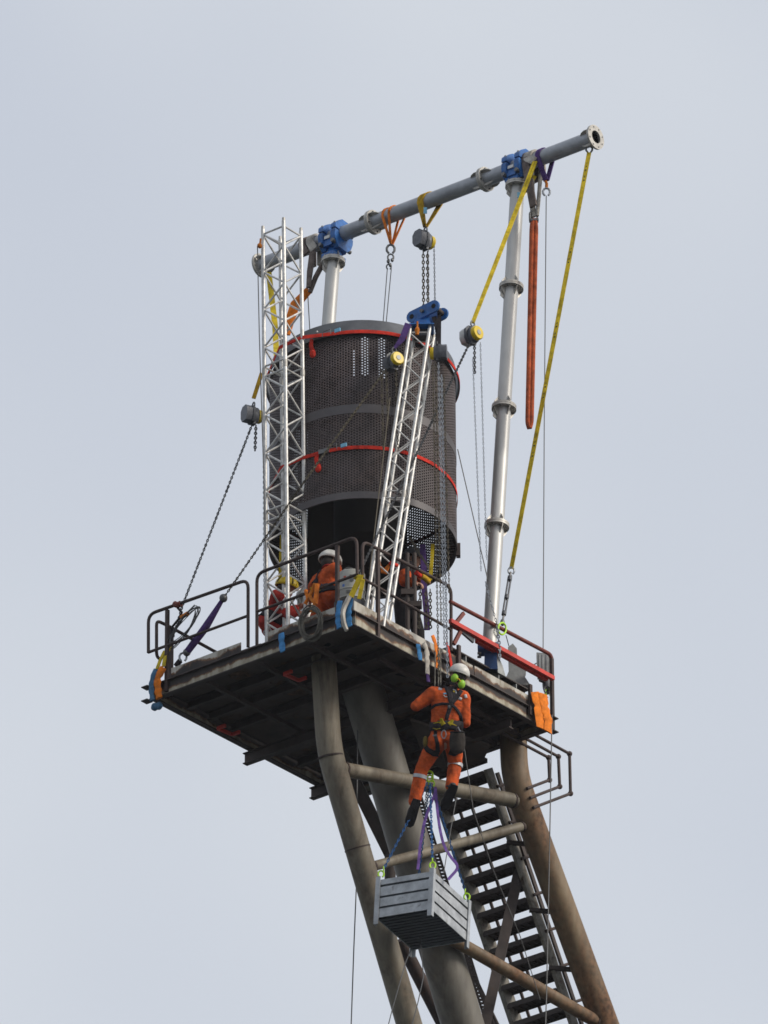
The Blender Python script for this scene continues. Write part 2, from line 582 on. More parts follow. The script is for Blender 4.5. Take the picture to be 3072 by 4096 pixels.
def bend(pts, r=0.12, k=5):
    """round the corners of a polyline"""
    pts = [Vector(p) for p in pts]
    out = [pts[0]]
    for i in range(1, len(pts) - 1):
        p, a, b = pts[i], pts[i - 1], pts[i + 1]
        ra = min(r, (a - p).length * 0.45)
        rb = min(r, (b - p).length * 0.45)
        s = p + (a - p).normalized() * ra
        e = p + (b - p).normalized() * rb
        for j in range(k + 1):
            t = j / k
            out.append(s * (1 - t) ** 2 + p * (2 * t * (1 - t)) + e * t ** 2)
    out.append(pts[-1])
    return out


def lerp(a, b, t):
    return Vector(a) * (1 - t) + Vector(b) * t


def sagline(a, b, sag=0.0, n=10):
    return [lerp(a, b, i / n) - ZV * (sag * 4 * (i / n) * (1 - i / n)) for i in range(n + 1)]


# ------------------------------------------------------------------ sea
sea = MB()
sea.add([(-9000, -9000, -52), (9000, -9000, -52), (9000, 9000, -52), (-9000, 9000, -52)], [(0, 1, 2, 3)])
so_ = sea.build('sea', 'sea_water', None)
so_['kind'] = 'structure'
# ------------------------------------------------------------------ thin sea air
hz = MB().box((0, 0, -20), 18200, 18200, 66)
hzo = hz.build('haze', 'dark_hole', None, smooth=False)
hzo['kind'] = 'stuff'
hm_ = bpy.data.materials.new('sea_air')
hm_.use_nodes = True
for n in list(hm_.node_tree.nodes):
    hm_.node_tree.nodes.remove(n)
pv = hm_.node_tree.nodes.new('ShaderNodeVolumePrincipled')
pv.inputs['Color'].default_value = (0.86, 0.89, 0.95, 1)
pv.inputs['Density'].default_value = 0.00012
pv.inputs['Anisotropy'].default_value = 0.1
mo = hm_.node_tree.nodes.new('ShaderNodeOutputMaterial')
hm_.node_tree.links.new(pv.outputs[0], mo.inputs['Volume'])
hzo.data.materials.clear()
hzo.data.materials.append(hm_)
# ================================================================== PLATFORM
LX, LY = 3.87, 3.28
XA, YA = Vector((1, 0, 0)), Vector((0, 1, 0))


def z4(x, y): return (560 + x * 0.5425, 2040 + y * 0.5425)
def z5(x, y): return (1360 + x * 0.6028, 2040 + y * 0.6028)
def z1(x, y): return (960 + x * 0.9042, 440 + y * 0.9042)
def z2(x, y): return (960 + x * 0.6028, 1240 + y * 0.6028)
def z3(x, y): return (1460 + x * 0.6028, 1140 + y * 0.6028)
def z6(x, y): return (1160 + x * 0.7233, 2640 + y * 0.7233)
def z7(x, y): return (1300 + x * 0.7233, 3240 + y * 0.7233)
def za(x, y): return (980 + x * 0.3014, 840 + y * 0.3014)
def zb(x, y): return (1380 + x * 0.3617, 760 + y * 0.3617)
def zc(x, y): return (1780 + x * 0.3978, 480 + y * 0.3978)
def zd(x, y): return (1000 + x * 0.3014, 2100 + y * 0.3014)
def ze(x, y): return (1380 + x * 0.3014, 2140 + y * 0.3014)
def zf(x, y): return (1780 + x * 0.3165, 2320 + y * 0.3165)
def zg(x, y): return (1600 + x * 0.2049, 2660 + y * 0.2049)
def zh(x, y): return (1540 + x * 0.2411, 2980 + y * 0.2411)
def zi(x, y): return (560 + x * 0.3014, 2380 + y * 0.3014)
def zj(x, y): return (1180 + x * 0.1899, 2140 + y * 0.1899)
def zk(x, y): return (1160 + x * 0.3617, 2640 + y * 0.3617)
def zl(x, y): return (1940 + x * 0.5589, 2860 + y * 0.5589)
def zm(x, y): return (980 + x * 0.1899, 1580 + y * 0.1899)
def zn(x, y): return (1440 + x * 0.3147, 3400 + y * 0.3147)


plat = thing('work_platform', 'rusty square steel platform on top of the inclined tower, dark underneath', 'platform', (LX / 2, LY / 2, -0.2))


def ibeam(a, b, side, h, fw, tf=0.012, tw=0.008, ext=0.0):
    """list of (name,MB): web and the two flanges of an I beam whose top centre line runs a-b"""
    a, b = Vector(a), Vector(b)
    s = Vector(side).normalized()
    d = (b - a).normalized()
    web, fl = MB(), MB()
    up = ZV
    web.bar(a - up * (h / 2), b - up * (h / 2), h - 2 * tf, tw, up)
    fl.bar(a - d * ext - up * (tf / 2), b + d * ext - up * (tf / 2), fw, tf, s)
    fl.bar(a - d * ext - up * (h - tf / 2), b + d * ext - up * (h - tf / 2), fw, tf, s)
    return web, fl


for nm, a, b, s in (('edge_beam', (0.05, 0.012, 0), (0.05, LY - 0.012, 0), XA), ('edge_beam', (0.105, 0.05, 0), (LX - 0.012, 0.05, 0), YA),
                    ('edge_beam', (0.0, LY - 0.05, 0.001), (LX, LY - 0.05, 0.001), YA), ('edge_beam', (LX - 0.05, -0.03, 0.0015), (LX - 0.05, LY - 0.11, 0.0015), XA)):
    w_, f_ = ibeam(a, b, s, 0.2, 0.084)
    o = w_.build(nm, 'web_paint', plat)
    f_.build('flange', 'dark_steel', o)
# end tips of the beams that run past the corners
for z in (-0.006, -0.194):
    MB().box((0.03, LY + 0.055, z), 0.11, 0.1, 0.012).build('beam_end', 'dark_steel', plat)
    MB().box((LX + 0.045, 0.0, z), 0.1, 0.09, 0.012).build('beam_end', 'dark_steel', plat)
MB().box((LX / 2, LY / 2, -0.016), LX - 0.21, LY - 0.21, 0.008).build('deck_plate', 'deck_steel', plat)
# joists along Y (two deep ones run out past the far left edge) and stiffeners along X
xs_deep = [onY(*z4(800, 1850), LY).x, onY(*z4(1290, 2120), LY).x]
for x in xs_deep:
    w_, f_ = ibeam((x, 0.12, -0.215), (x, LY + 0.06, -0.215), XA, 0.15, 0.085)
    o = w_.build('main_joist', 'dark_steel', plat)
    f_.build('flange', 'dark_steel', o)
for x in (0.62, 1.02, 1.45, 2.35, 2.75, 3.2, 3.55):
    w_, f_ = ibeam((x, 0.11, -0.022), (x, LY - 0.11, -0.022), XA, 0.12, 0.07)
    o = w_.build('joist', 'dark_steel', plat)
    f_.build('flange', 'dark_steel', o)
for y in (0.8, 1.62, 2.45):
    MB().box((LX / 2, y, -0.17), LX - 0.22, 0.05, 0.05).build('stiffener', 'dark_steel', plat)
MB().bar((0.9, 0.35, -0.22), (3.6, 0.35, -0.22), 0.05, 0.05).build('stiffener', 'rail_rust', plat)
# toe boards
for a, b, ax in ((z4(232, 1165), z4(745, 1000), 'X'), (z4(945, 900), z4(1445, 735), 'X')):
    p, q = onX(*a, 0.03), onX(*b, 0.03)
    MB().box((0.03, (p.y + q.y) / 2, 0.068), 0.009, abs(p.y - q.y), 0.135).build('toe_board', 'toe_paint', plat)
MB().box((1.19, 0.03, 0.068), 2.3, 0.009, 0.135).build('toe_board', 'toe_paint', plat)
MB().box((3.03, 0.03, 0.0735), 1.3, 0.0092, 0.146).build('toe_board', 'toe_paint', plat)
for px in (z5(790, 960), z5(1265, 1230)):
    p = onY(*px, 0.0)
    MB().box((p.x, 0.005, 0.08), 0.05, 0.035, 0.42).build('stub_post', 'rail_rust', plat)
# dark plate box seen through the gap in the left railing
gx = onX(*z4(840, 900), 0.4)
MB().box((0.45, gx.y - 0.02, 0.10), 0.3, 0.34, 0.2).build('gap_plate', 'rail_rust', plat)
# red clamps gripping joists underneath
for px in (z4(1130, 1210), z4(640, 1610)):
    p = onZ(*px, -0.21)
    c = MB()
    c.bar(p + Vector((-.12, .05, -0.03)), p + Vector((.13, .02, -0.03)), 0.04, 0.03)
    c.bar(p + Vector((.13, .02, -0.03)), p + Vector((.13, -.1, -0.03)), 0.04, 0.03)
    c.bar(p + Vector((-.12, .05, -0.03)), p + Vector((-.12, -.08, -0.03)), 0.04, 0.03)
    one(c, 'beam_clamp', 'red_paint', 'red beam clamp in the dark under the platform, ' + ('near the left tower leg' if px[1] < 2800 else 'lower, near its far left edge'), 'clamp', 'clamps under the platform')


# ------------------------------------------------------------------ guard rails
def rail(label, path, plane, mids, posts, r=0.021, material='rail_rust', bendr=0.12, group='guard rails round the platform'):
    ax, val = plane
    f = (lambda p: onX(*p, val)) if ax == 'X' else (lambda p: onY(*p, val))
    P = [f(p) for p in path]
    base = Vector((sum(p.x for p in P) / len(P), sum(p.y for p in P) / len(P), 0))
    t = thing('guard_rail', label, 'railing', base, group)
    MB().tube(bend(P, bendr), r, 12).build('top_rail', material, t)
    for a, b in mids:
        MB().tube([f(a), f(b)], r * 0.9, 10).build('mid_rail', material, t)
    for a, zb_ in posts:
        p = f(a)
        q = Vector((p.x, p.y, zb_))
        MB().bar(q, p, 0.042, 0.042, XA).build('post', 'rail_rust', t)
    return t


rail('far left railing section with a rounded loop at the left corner', [z4(62, 1052), z4(62, 770), z4(797, 512), z4(797, 1010)], ('X', 0.03),
     [(z4(62, 1050), z4(795, 780))], [(z4(202, 738), -0.16)])
rail('dark brown railing in front of the lattice tower, ending at the near corner', [z4(862, 1000), z4(862, 470), z4(1598, 195), z4(1602, 475)], ('X', 0.03),
     [(z4(866, 748), z4(1600, 475))], [(z4(1455, 262), -0.19)])
rail('rusty railing on the right edge, from near corner to the red rail', [z5(150, 455), z5(148, 205), z5(737, 510), z5(737, 935)], ('Y', 0.03),
     [(z5(152, 455), z5(737, 795))], [(z5(250, 270), -0.19)])
t = rail('railing with red painted top rail at the right corner', [z5(730, 607), z5(1392, 956), z5(1404, 985)], ('Y', 0.02), [], [(z5(1404, 985), -0.19)],
         r=0.026, material='red_rail_paint', bendr=0.05)
rail('low railing loop along the far left edge of the platform', [z4(155, 1105), z4(122, 1080), z4(122, 815), z4(200, 850), z4(545, 1040), z4(640, 1092)], ('Y', LY - 0.05), [], [(z4(232, 872), -0.05)], bendr=0.07)
# bright red double bar below the red rail
rb = thing('red_barrier_bar', 'bright red square tube bars clamped under the red top rail', 'barrier', (2.6, 0.0, 0.0))
a, b = onY(*z5(730, 735), -0.03), onY(*z5(1415, 1118), -0.03)
MB().bar(a, b, 0.055, 0.05).build('upper_bar', 'red_paint', rb)
a2, b2 = onY(*z5(905, 862), 0.03), onY(*z5(1370, 1118), 0.03)
MB().bar(a2, b2, 0.07, 0.05).build('lower_bar', 'red_paint', rb)
MB().bar(onY(*z5(735, 770), 0.03), onY(*z5(1000, 890), 0.03), 0.028, 0.03).build('link_rod', 'red_paint', rb)
for p, q in ((z5(812, 780), z5(755, 890)), (z5(820, 685), z5(760, 760))):
    MB().bar(onY(*p, 0.0), onY(*q, 0.0), 0.045, 0.035).build('support_leg', 'red_rail_paint', rb)
MB().bar(onY(*z5(805, 800), 0.0), onY(*z5(885, 870), 0.0), 0.06, 0.03).build('latch_plate', 'hoist_grey', rb)

# dark ground beam that carries the right mast
gb = thing('base_beam', 'dark steel base beam under the right mast foot, along the right edge', 'beam', (2.78, 0.16, 0))
w_, f_ = ibeam((1.98, 0.17, 0.29), (3.56, 0.17, 0.29), YA, 0.28, 0.16, 0.016)
w_.build('web', 'dark_steel', gb)
f_.build('flange', 'dark_steel', gb)
for x in (2.3, 2.95, 3.3):
    MB().box((x, 0.13, 0.15), 0.012, 0.07, 0.24).build('gusset', 'grey_machine', gb)

# ================================================================== TOWER
tower = thing('flare_tower', 'inclined weathered tubular tower carrying the platform', 'tower', (1.9, 1.1, -6))


def flat_top(mb, n, axis, z=-0.03):
    """slide the first ring of a tube along its axis until it is cut level at height z"""
    for i in range(n):
        p = Vector(mb.v[i])
        mb.v[i] = tuple(p + axis * ((z - p.z) / axis.z))
    return mb


YL = 1.1
l_top = onY(*zk(395, 300), YL)
l_top = Vector((0.75, YL, -0.03))
lb = onY(*zk(432, 1010), YL)
l_end = onY(1652, 4150, YL)
l_end2 = lb + (l_end - lb) * 1.35
lp = bend([l_top, Vector((lb.x, YL, lb.z)), l_end2], 0.3, 6)
RL = 0.158
MB().tube(lp, RL, 24).build('leg', 'tower_paint', tower)
for t_ in (0.02, 0.34):
    p = lerp(lb, l_end, t_)
    MB().ring(p, l_end - lb if t_ > 0.1 else (l_end - lb).normalized() + (lb - l_top).normalized(), RL - 0.01, RL + 0.005, 0.016).build('weld_band', 'rail_rust', tower)
YR = 0.62
rbend = onY(*zl(212, 450), YR)
r_top = Vector((rbend.x - 0.02, YR, -0.03))
r_end = onY(*zl(865, 2230), YR)
r_end2 = rbend + (r_end - rbend) * 1.35
MB().tube(bend([r_top, rbend, r_end2], 0.3, 6), 0.172, 24).build('leg', 'tower_rust', tower)
YC = 1.28
c_top = onY(*zk(900, 640), YC)
c_bot = onY(1850, 4096, YC)
cd_ = (c_bot - c_top)
c_top2 = c_top - cd_ * ((c_top.z + 0.21) / cd_.z)
flat_top(MB().tube([c_top2, c_top + cd_ * 1.35], 0.262, 32), 32, cd_).build('riser_pipe', 'riser_steel', tower)


def legpt(px, py, L):
    """point on a leg axis (list of two ends) closest to the pixel row"""
    a, b = L
    best = None
    for i in range(401):
        p = lerp(a, b, i / 400)
        d = p - CAM
        q = d / d.dot(FWD)
        yy = 2048 - q.dot(UPV) * FP
        e = abs(yy - py)
        if best is None or e < best[0]:
            best = (e, p)
    return best[1]


LA, RA = (lb, l_end2), (rbend, r_end2)
b1a, b1b = legpt(0, 3072, LA), legpt(0, 3210, RA)
b2a, b2b = legpt(0, 3475, LA), legpt(0, 3296, RA)
b3a, b3b = legpt(0, 3570, LA), legpt(0, 4110, RA)
MB().tube([b1a, b1b], 0.092, 16).build('brace', 'tower_paint', tower)
MB().tube([b2a, b2b], 0.062, 16).build('brace', 'tower_paint', tower)
MB().tube([b3a, b3b], 0.083, 16).build('brace', 'tower_rust', tower)
for (a_, b_), rr in (((b1a, b1b), 0.092), ((b2a, b2b), 0.062), ((b3a, b3b), 0.083)):
    d_ = (b_ - a_).normalized()
    for p_, s_, q_ in ((a_, 1, RL), (b_, -1, 0.172)):
        MB().ring(p_ + d_ * (s_ * (q_ + 0.02)), d_, rr - 0.005, rr + 0.008, 0.022, 20).build('weld_bead', 'rail_rust', tower)
# rear diagonal flat members, darker
e1, e2 = onY(*z7(1105, 190), 1.0), onY(*z7(885, 1190), 1.3)
MB().bar(e1, e1 + (e2 - e1) * 1.2, 0.13, 0.06, UV).build('rear_brace', 'dark_steel', tower)
e1, e2 = onY(1330, 2950, 1.9), onY(1575, 3440, 1.9)
MB().bar(e1, e2, 0.16, 0.1, UV).build('rear_brace', 'dark_steel', tower)
MB().tube([e2 - ZV * 0.0 + (e1 - e2).normalized() * 0.1, onY(1560, 3660, 1.9)], 0.07, 10).build('rear_brace', 'dark_steel', tower)
e1, e2 = onY(1600, 3760, 1.9), onY(1790, 4130, 1.9)
MB().tube([e1, e2], 0.085, 12).build('rear_brace', 'rail_rust', tower)

# ------------------------------------------------------------------ stairs
YS0, YS1 = 0.98, 1.80
sa, sb = onY(*zl(20, 385), YS0), onY(*zl(600, 2110), YS0)
sd = (sb - sa)
stairs = thing('stairway', 'steep open-tread steel stairway running down inside the tower, beside the right leg', 'stairs', sb)
s_end = sa + sd * 1.35
MB().bar(sa, s_end, 0.05, 0.14, YA).build('stringer', 'stringer_paint', stairs)
MB().bar(sa + Vector((0.16, -0.02, 0.0)), s_end + Vector((0.16, -0.02, 0.0)), 0.03, 0.06, YA).build('stringer_flange', 'dark_steel', stairs)
off = Vector((0, YS1 - YS0, 0))
MB().bar(sa + off, s_end + off, 0.07, 0.2, YA).build('stringer', 'stringer_paint', stairs)
n_tr = int(abs(sd.z) * 1.35 / 0.197)
tread0 = None
for i in range(-1, n_tr):
    p = sa + sd * (1.35 * (i + 0.3) / n_tr) + off * 0.5
    if tread0 is None:
        mbt = MB()
        mbt.box(p + Vector((0.0, 0, 0)), 0.21, YS1 - YS0 - 0.05, 0.03)
        mbt.box(p + Vector((-0.105, 0, -0.02)), 0.012, YS1 - YS0 - 0.05, 0.07)
        mbt.box(p + Vector((0.105, 0, -0.015)), 0.012, YS1 - YS0 - 0.05, 0.06)
        for k in range(6):
            mbt.box(p + Vector((0.0, -0.26 + k * 0.105, -0.022)), 0.2, 0.012, 0.03)
        tread0 = mbt.build('tread', 'dark_steel', stairs)
        p0 = p
    else:
        c = tread0.copy()
        COL.objects.link(c)
        c.parent = stairs
        c.location = p - p0
for yy, x_, z_ in ((YS0 - 0.03, 0.55, 0.30), (YS1 + 0.05, 0.62, 0.28), (YS1 + 0.05, 0.36, 0.16)):
    MB().tube([sa + Vector((x_, yy - YS0, z_)), s_end + Vector((x_, yy - YS0, z_))], 0.022, 8).build('handrail', 'rail_rust', stairs)
for i in range(9):
    p = sa + sd * (1.35 * (i + 0.5) / 9)
    for yy, x_, z_ in ((YS0 - 0.03, 0.55, 0.30), (YS1 + 0.05, 0.62, 0.28)):
        MB().tube([p + Vector((0.02, yy - YS0, 0)), p + Vector((x_, yy - YS0, z_))], 0.02, 8).build('baluster', 'rail_rust', stairs)
for fr in (0.28, 0.56, 0.8):
    p = sa + sd * fr
    MB().bar(p + Vector((-.05, 0.02, -0.1)), p + Vector((0.32, -0.30, -.1)), 0.05, 0.05).build('support_bracket', 'dark_steel', stairs)
# dark landing under the deck, left of the stair head
lpz = -0.36
lpts = [onZ(*p, lpz) for p in ((1640, 2880), (1960, 2985), (1930, 3050), (1800, 3085), (1700, 3050))]
lpm = MB()
nL = len(lpts)
lpm.add(lpts + [p + ZV * 0.03 for p in lpts], [tuple(range(nL)), tuple(range(2 * nL - 1, nL - 1, -1))] + [(i, nL + i, nL + (i + 1) % nL, (i + 1) % nL) for i in range(nL)])
lpm.build('landing_plate', 'deck_steel', stairs)
for f in (0.33, 0.66):
    MB().bar(lerp(lpts[0], lpts[1], f) - ZV * 0.02, lerp(lpts[4], lpts[2], f) - ZV * 0.02, 0.05, 0.03).build('landing_joist', 'dark_steel', stairs)
MB().bar(lpts[3], Vector((lpts[3].x, lpts[3].y, -0.1)), 0.05, 0.05).build('hanger', 'dark_steel', stairs)
MB().bar(lpts[4], Vector((lpts[4].x, lpts[4].y, -0.1)), 0.05, 0.05).build('hanger', 'dark_steel', stairs)
# thin ladder-like cable tray seen left of the stairs
ct = thing('cable_tray', 'dark perforated cable tray running down beside the wide riser pipe', 'tray', onY(*z7(830, 1100), 1.75))
c0, c1 = onY(*z7(560, 60), 1.75), onY(*z7(905, 1183), 1.75)
c1 = c0 + (c1 - c0) * 1.2
c0 = c0 + (c0 - c1) * ((-0.2 - c0.z) / (c0.z - c1.z))
for s_ in (-0.03, 0.03):
    MB().bar(c0 + UV * s_, c1 + UV * s_, 0.03, 0.02, UV).build('side_rail', 'dark_steel', ct)
for i in range(90):
    p = lerp(c0, c1, (i + 0.5) / 90)
    MB().box(p, 0.05, 0.015, 0.03, (UV, WV, ZV)).build('rung', 'dark_steel', ct)
for i, (a, b) in enumerate((((1655, 3400), (2010, 4140)), ((1700, 3400), (1990, 4140)))):
    pa, pb_ = onY(*a, 2.1), onY(*b, 2.1)
    pa = pa + (pa - pb_) * ((-0.2 - pa.z) / (pa.z - pb_.z))
    one(MB().tube([pa, pb_], 0.025, 8), 'conduit_pipe', 'dark_steel',
        ('outer' if i else 'inner') + ' of two dark conduits between riser pipe and stairway', 'pipe', 'conduits inside the tower')

# ------------------------------------------------------------------ bent pipes at the right
for k, (p0, p1, p2, p3) in enumerate((((300, 230), (455, 305), (462, 465), (330, 515)), ((372, 208), (525, 298), (535, 512), (352, 582)), ((440, 182), (605, 278), (612, 562), (376, 652)))):
    yv = 0.62 + 0.0 * k
    q = [onY(*zl(*p), 0.45) for p in (p0, p1, p2, p3)]
    q0 = q[0] - (q[1] - q[0]).normalized() * 2.0 * (1 - 0.15 * k)
    q0.z = q[0].z
    q3 = Vector((r_top.x + 0.3, 0.72 + 0.0, q[3].z))
    q3 = q[3] + (q[3] - q[2]).normalized() * 0.1
    ppl = thing('bent_pipe', ('smallest inner', 'middle', 'largest outer')[k] + ' of three bent pipes looping out below the right corner', 'pipe', q[2], 'three bent pipes right of the tower')
    MB().tube([q0, q[1]], 0.02, 10).build('upper_run', 'rail_rust', ppl)
    MB().tube([q[1], q[2]], 0.02, 10).build('vertical_run', 'rail_rust', ppl)
    MB().tube([q[2], q3], 0.02, 10).build('lower_run', 'rail_rust', ppl)
    for c in (q[1], q[2]):
        MB().ell(c, 0.036, 0.036, 0.036, None, 12, 8).build('elbow', 'rail_rust', ppl)
# ================================================================== GANTRY
FOOT = onY(*zf(560, 880), 0.12)
GTOP = onY(2070, 745, 0.12)
gd = (GTOP - FOOT); gd.y = 0
gd.normalize()                                   # mast direction, leaning a little away
GN = Vector((gd.z, 0, -gd.x))                    # normal of the gantry plane
GD = GN.dot(FOOT)
def onG(px, py): return hit(px, py, GN, GD)


def proj(p):
    d = Vector(p) - CAM
    q = d / d.dot(FWD)
    return 1536 + q.dot(RGT) * FP, 2048 - q.dot(UPV) * FP


def set_stuff(o):
    o['kind'] = 'stuff'
    return o


def joint(parent, c, ax, rp, rf, lugs=True, dark_first=False):
    """bolted pair of pipe flanges with gussets, as parts of parent"""
    ax = Vector(ax).normalized()
    A, B, D = frame(ax, UV)
    for s in (-1, 1):
        MB().ring(c + D * (s * 0.0145), D, rp * 0.9, rf, 0.026, 32).build('flange', 'flange_steel', parent)
    for k in range(8):
        t = 2 * math.pi * (k + 0.5) / 8
        p = c + (A * math.cos(t) + B * math.sin(t)) * (rf - 0.025)
        MB().cyl(p - D * 0.045, p + D * 0.045, 0.011, 6).build('bolt', 'bolt_steel', parent)
    for k in range(4):
        t = 2 * math.pi * (k + 0.35) / 4
        rd = A * math.cos(t) + B * math.sin(t)
        td = D.cross(rd)
        for s in (-1, 1):
            poly = [(rp * 0.98, 0.0), (rf * 0.93, 0.0), (rf * 0.93, 0.03), (rp * 0.98, 0.12)]
            MB().prism(poly, c + D * (s * 0.028), rd, D * s, td, 0.01).build('gusset', 'flange_steel', parent)
    if lugs:
        for t in (math.pi * 0.9, math.pi * 1.6):
            rd = A * math.cos(t) + B * math.sin(t)
            MB().prism([(rp * 0.9, -0.02), (rp + 0.05, -0.02), (rp + 0.05, -0.12), (rp * 0.9, -0.17)], c - D * 0.03, rd, D, D.cross(rd), 0.014).build('lug', 'flange_steel', parent)


def mast(label, top, foot, zs, r=0.09):
    t = thing('gantry_mast', label, 'mast', foot, 'two leaning gantry masts')
    cuts = [foot] + [foot + (top - foot) * ((z - foot.z) / (top.z - foot.z)) for z in zs] + [top]
    for i in range(len(cuts) - 1):
        d = (cuts[i + 1] - cuts[i]).normalized()
        MB().tube([cuts[i] + d * 0.028, cuts[i + 1] - d * 0.028], r, 28).build('pipe_section', 'mast_galvanised', t)
    for c in cuts[1:]:
        joint(t, c, gd, r, 0.158)
    return t


zs = [legpt(0, y, (FOOT, GTOP)).z for y in (2104, 1631, 1152)]
mast('tall grey flanged mast at the right, carrying the beam', GTOP, FOOT, zs)
GTL = onG(*za(1172, 690))
FOOTL = GTL - gd * ((GTL.z - FOOT.z) / gd.z)
mast('short visible grey mast rising behind the perforated drum', GTL, FOOTL, zs)
# blue foot pivot of the right mast
fp = thing('mast_foot', 'dark blue pivot foot, bracket shade in its colour, under the tall right mast', 'mast foot', (FOOT.x + 0.02, FOOT.y, 0.3))
MB().cyl(FOOT + UV * -0.13 + WV * 0.02, FOOT + UV * 0.1 - WV * 0.03, 0.08, 24).build('pivot_drum', 'blue_dark_shaded', fp)
MB().prism([(-0.08, -0.31), (0.09, -0.31), (0.07, -0.02), (-0.07, 0.02)], FOOT + Vector((0.02, 0, 0.02)), UV, ZV, WV, 0.12).build('bracket', 'blue_dark_shaded', fp)
MB().prism([(-0.02, -0.31), (0.26, -0.31), (0.2, -0.18), (0.1, -0.06), (0.02, -0.05)], FOOT + Vector((0, 0, 0.02)), XA, ZV, YA, 0.1).build('base_wedge', 'grey_machine', fp)
for s in (-0.1, 0.0):
    MB().cyl(FOOT + UV * (-0.15 + 0.0) + WV * s - ZV * 0.1, FOOT - UV * 0.1 + WV * s - ZV * 0.1, 0.018, 8).build('bolt', 'bolt_steel', fp)

# ------------------------------------------------------------------ horizontal beam
BR, BL = onG(2381, 549), onG(1042, 1062)
bd = (BR - BL).normalized()
beam = thing('gantry_beam', 'long grey pipe beam with bolted flanges across the two masts', 'beam', (BR + BL) / 2)
def bpt(px):
    """point of the beam axis in image column px"""
    lo, hi = -0.3, 1.3
    for _ in range(40):
        m = (lo + hi) / 2
        if proj(lerp(BL, BR, m))[0] < px:
            lo = m
        else:
            hi = m
    return lerp(BL, BR, lo)


RB = 0.1
j1, j2 = bpt(1493), bpt(1941)
for a, b in ((BL, j1), (j1, j2), (j2, BR)):
    MB().tube([a + bd * 0.02, b - bd * 0.02], RB, 32, cap=False).build('pipe_section', 'beam_galvanised', beam)
    inner = MB().tube([a + bd * 0.02, b - bd * 0.02], RB - 0.012, 24, cap=False)
    inner.build('pipe_bore', 'dark_hole', beam)
for c in (j1, j2):
    for s in (-1, 1):
        MB().ring(c + bd * (s * 0.0145), bd, RB * 0.9, 0.165, 0.026, 36).build('flange', 'flange_steel', beam)
for c, s in ((BL, 1), (BR, -1)):
    MB().ring(c, bd, RB - 0.012, 0.165, 0.03, 40).build('flange', 'flange_steel', beam)
Ab, Bb, Db = frame(bd, ZV)
for c in (j1, j2, BL, BR):
    for k in range(8):
        t = 2 * math.pi * (k + 0.5) / 8
        p = c + (Ab * math.cos(t) + Bb * math.sin(t)) * 0.136
        L_ = 0.045 if c in (j1, j2) else 0.019
        MB().cyl(p - Db * L_, p + Db * L_, 0.012, 6).build('bolt', 'bolt_steel', beam)
    for k in range(4):
        t = math.pi / 4 + math.pi / 2 * k + 0.35
        rd = Ab * math.cos(t) + Bb * math.sin(t)
        td = Db.cross(rd)
        for s in (-1, 1):
            if (c is BL and s < 0) or (c is BR and s > 0):
                continue
            MB().prism([(RB * 0.96, 0), (0.152, 0), (0.152, 0.06), (0.13, 0.115), (RB * 0.96, 0.15)], c + Db * (s * 0.03), rd, Db * s, td, 0.012).build('lug', 'flange_steel', beam)


def arc(r, a0, a1, n=9):
    return [(r * math.cos(a0 + (a1 - a0) * i / n), r * math.sin(a0 + (a1 - a0) * i / n)) for i in range(n + 1)]


def clamp(label, mtop, mdir):
    """blue two-jaw beam clamp standing on the mast head"""
    # closest point of beam to mast axis
    t_ = (mtop - BL).dot(bd)
    c = BL + bd * t_
    side = mdir.cross(bd).normalized()
    th = thing('beam_clamp_bracket', label, 'clamp', mtop, 'blue clamps joining beam and masts')
    ax, ay = side, mdir
    for s in (-0.105, 0.105):
        cc = c + bd * s
        capo = [(0.125, 0.012), (0.185, 0.012), (0.185, 0.075), (0.135, 0.135), (0.06, 0.19), (-0.06, 0.19), (-0.135, 0.135), (-0.185, 0.075), (-0.185, 0.012), (-0.125, 0.012)]
        capi = arc(RB + 0.004, math.pi, 0.0, 10)
        MB().prism(capo + capi, cc, ax, ay, bd, 0.085).build('upper_cap', 'blue_paint', th)
        lowo = [(-0.125, -0.012), (-0.185, -0.012), (-0.185, -0.085), (-0.16, -0.17), (-0.09, -0.25), (0.09, -0.25), (0.16, -0.17), (0.185, -0.085), (0.185, -0.012), (0.125, -0.012)]
        lowi = arc(RB + 0.004, 0.0, -math.pi, 10)
        MB().prism(lowo + lowi, cc, ax, ay, bd, 0.078).build('lower_jaw', 'blue_paint', th)
        for q in (-0.156, 0.156):
            MB().cyl(cc + ax * q - ay * 0.125, cc + ax * q + ay * 0.115, 0.017, 8).build('bolt', 'bolt_steel', th)
        MB().cyl(cc + bd * 0.0 - ay * 0.185 - ax * 0.19, cc - ay * 0.185 + ax * 0.19, 0.028, 10).build('hinge_pin', 'bolt_steel', th)
    MB().box(c - ay * 0.17, 0.3, 0.14, 0.1, (ax, bd, ay)).build('saddle_block', 'blue_paint', th)
    d0 = (mtop - (c - ay * 0.2))
    MB().tube([c - ay * 0.2, mtop + mdir * 0.09], [0.09, 0.105], 20).build('swivel_post', 'blue_paint', th)
    MB().box(mtop + mdir * 0.055, 0.26, 0.2, 0.06, (ax, bd, mdir)).build('base_plate', 'blue_paint', th)
    MB().box(c - ay * 0.1 - ax * 0.172, 0.004, 0.09, 0.045, (ax, bd, ay)).build('maker_plate', 'label_white', th)
    return c


CR = clamp('bright blue clamp holding the beam on the right mast', GTOP, gd)
CLc = clamp('bright blue clamp holding the beam on the left mast, above the drum', GTL, gd)

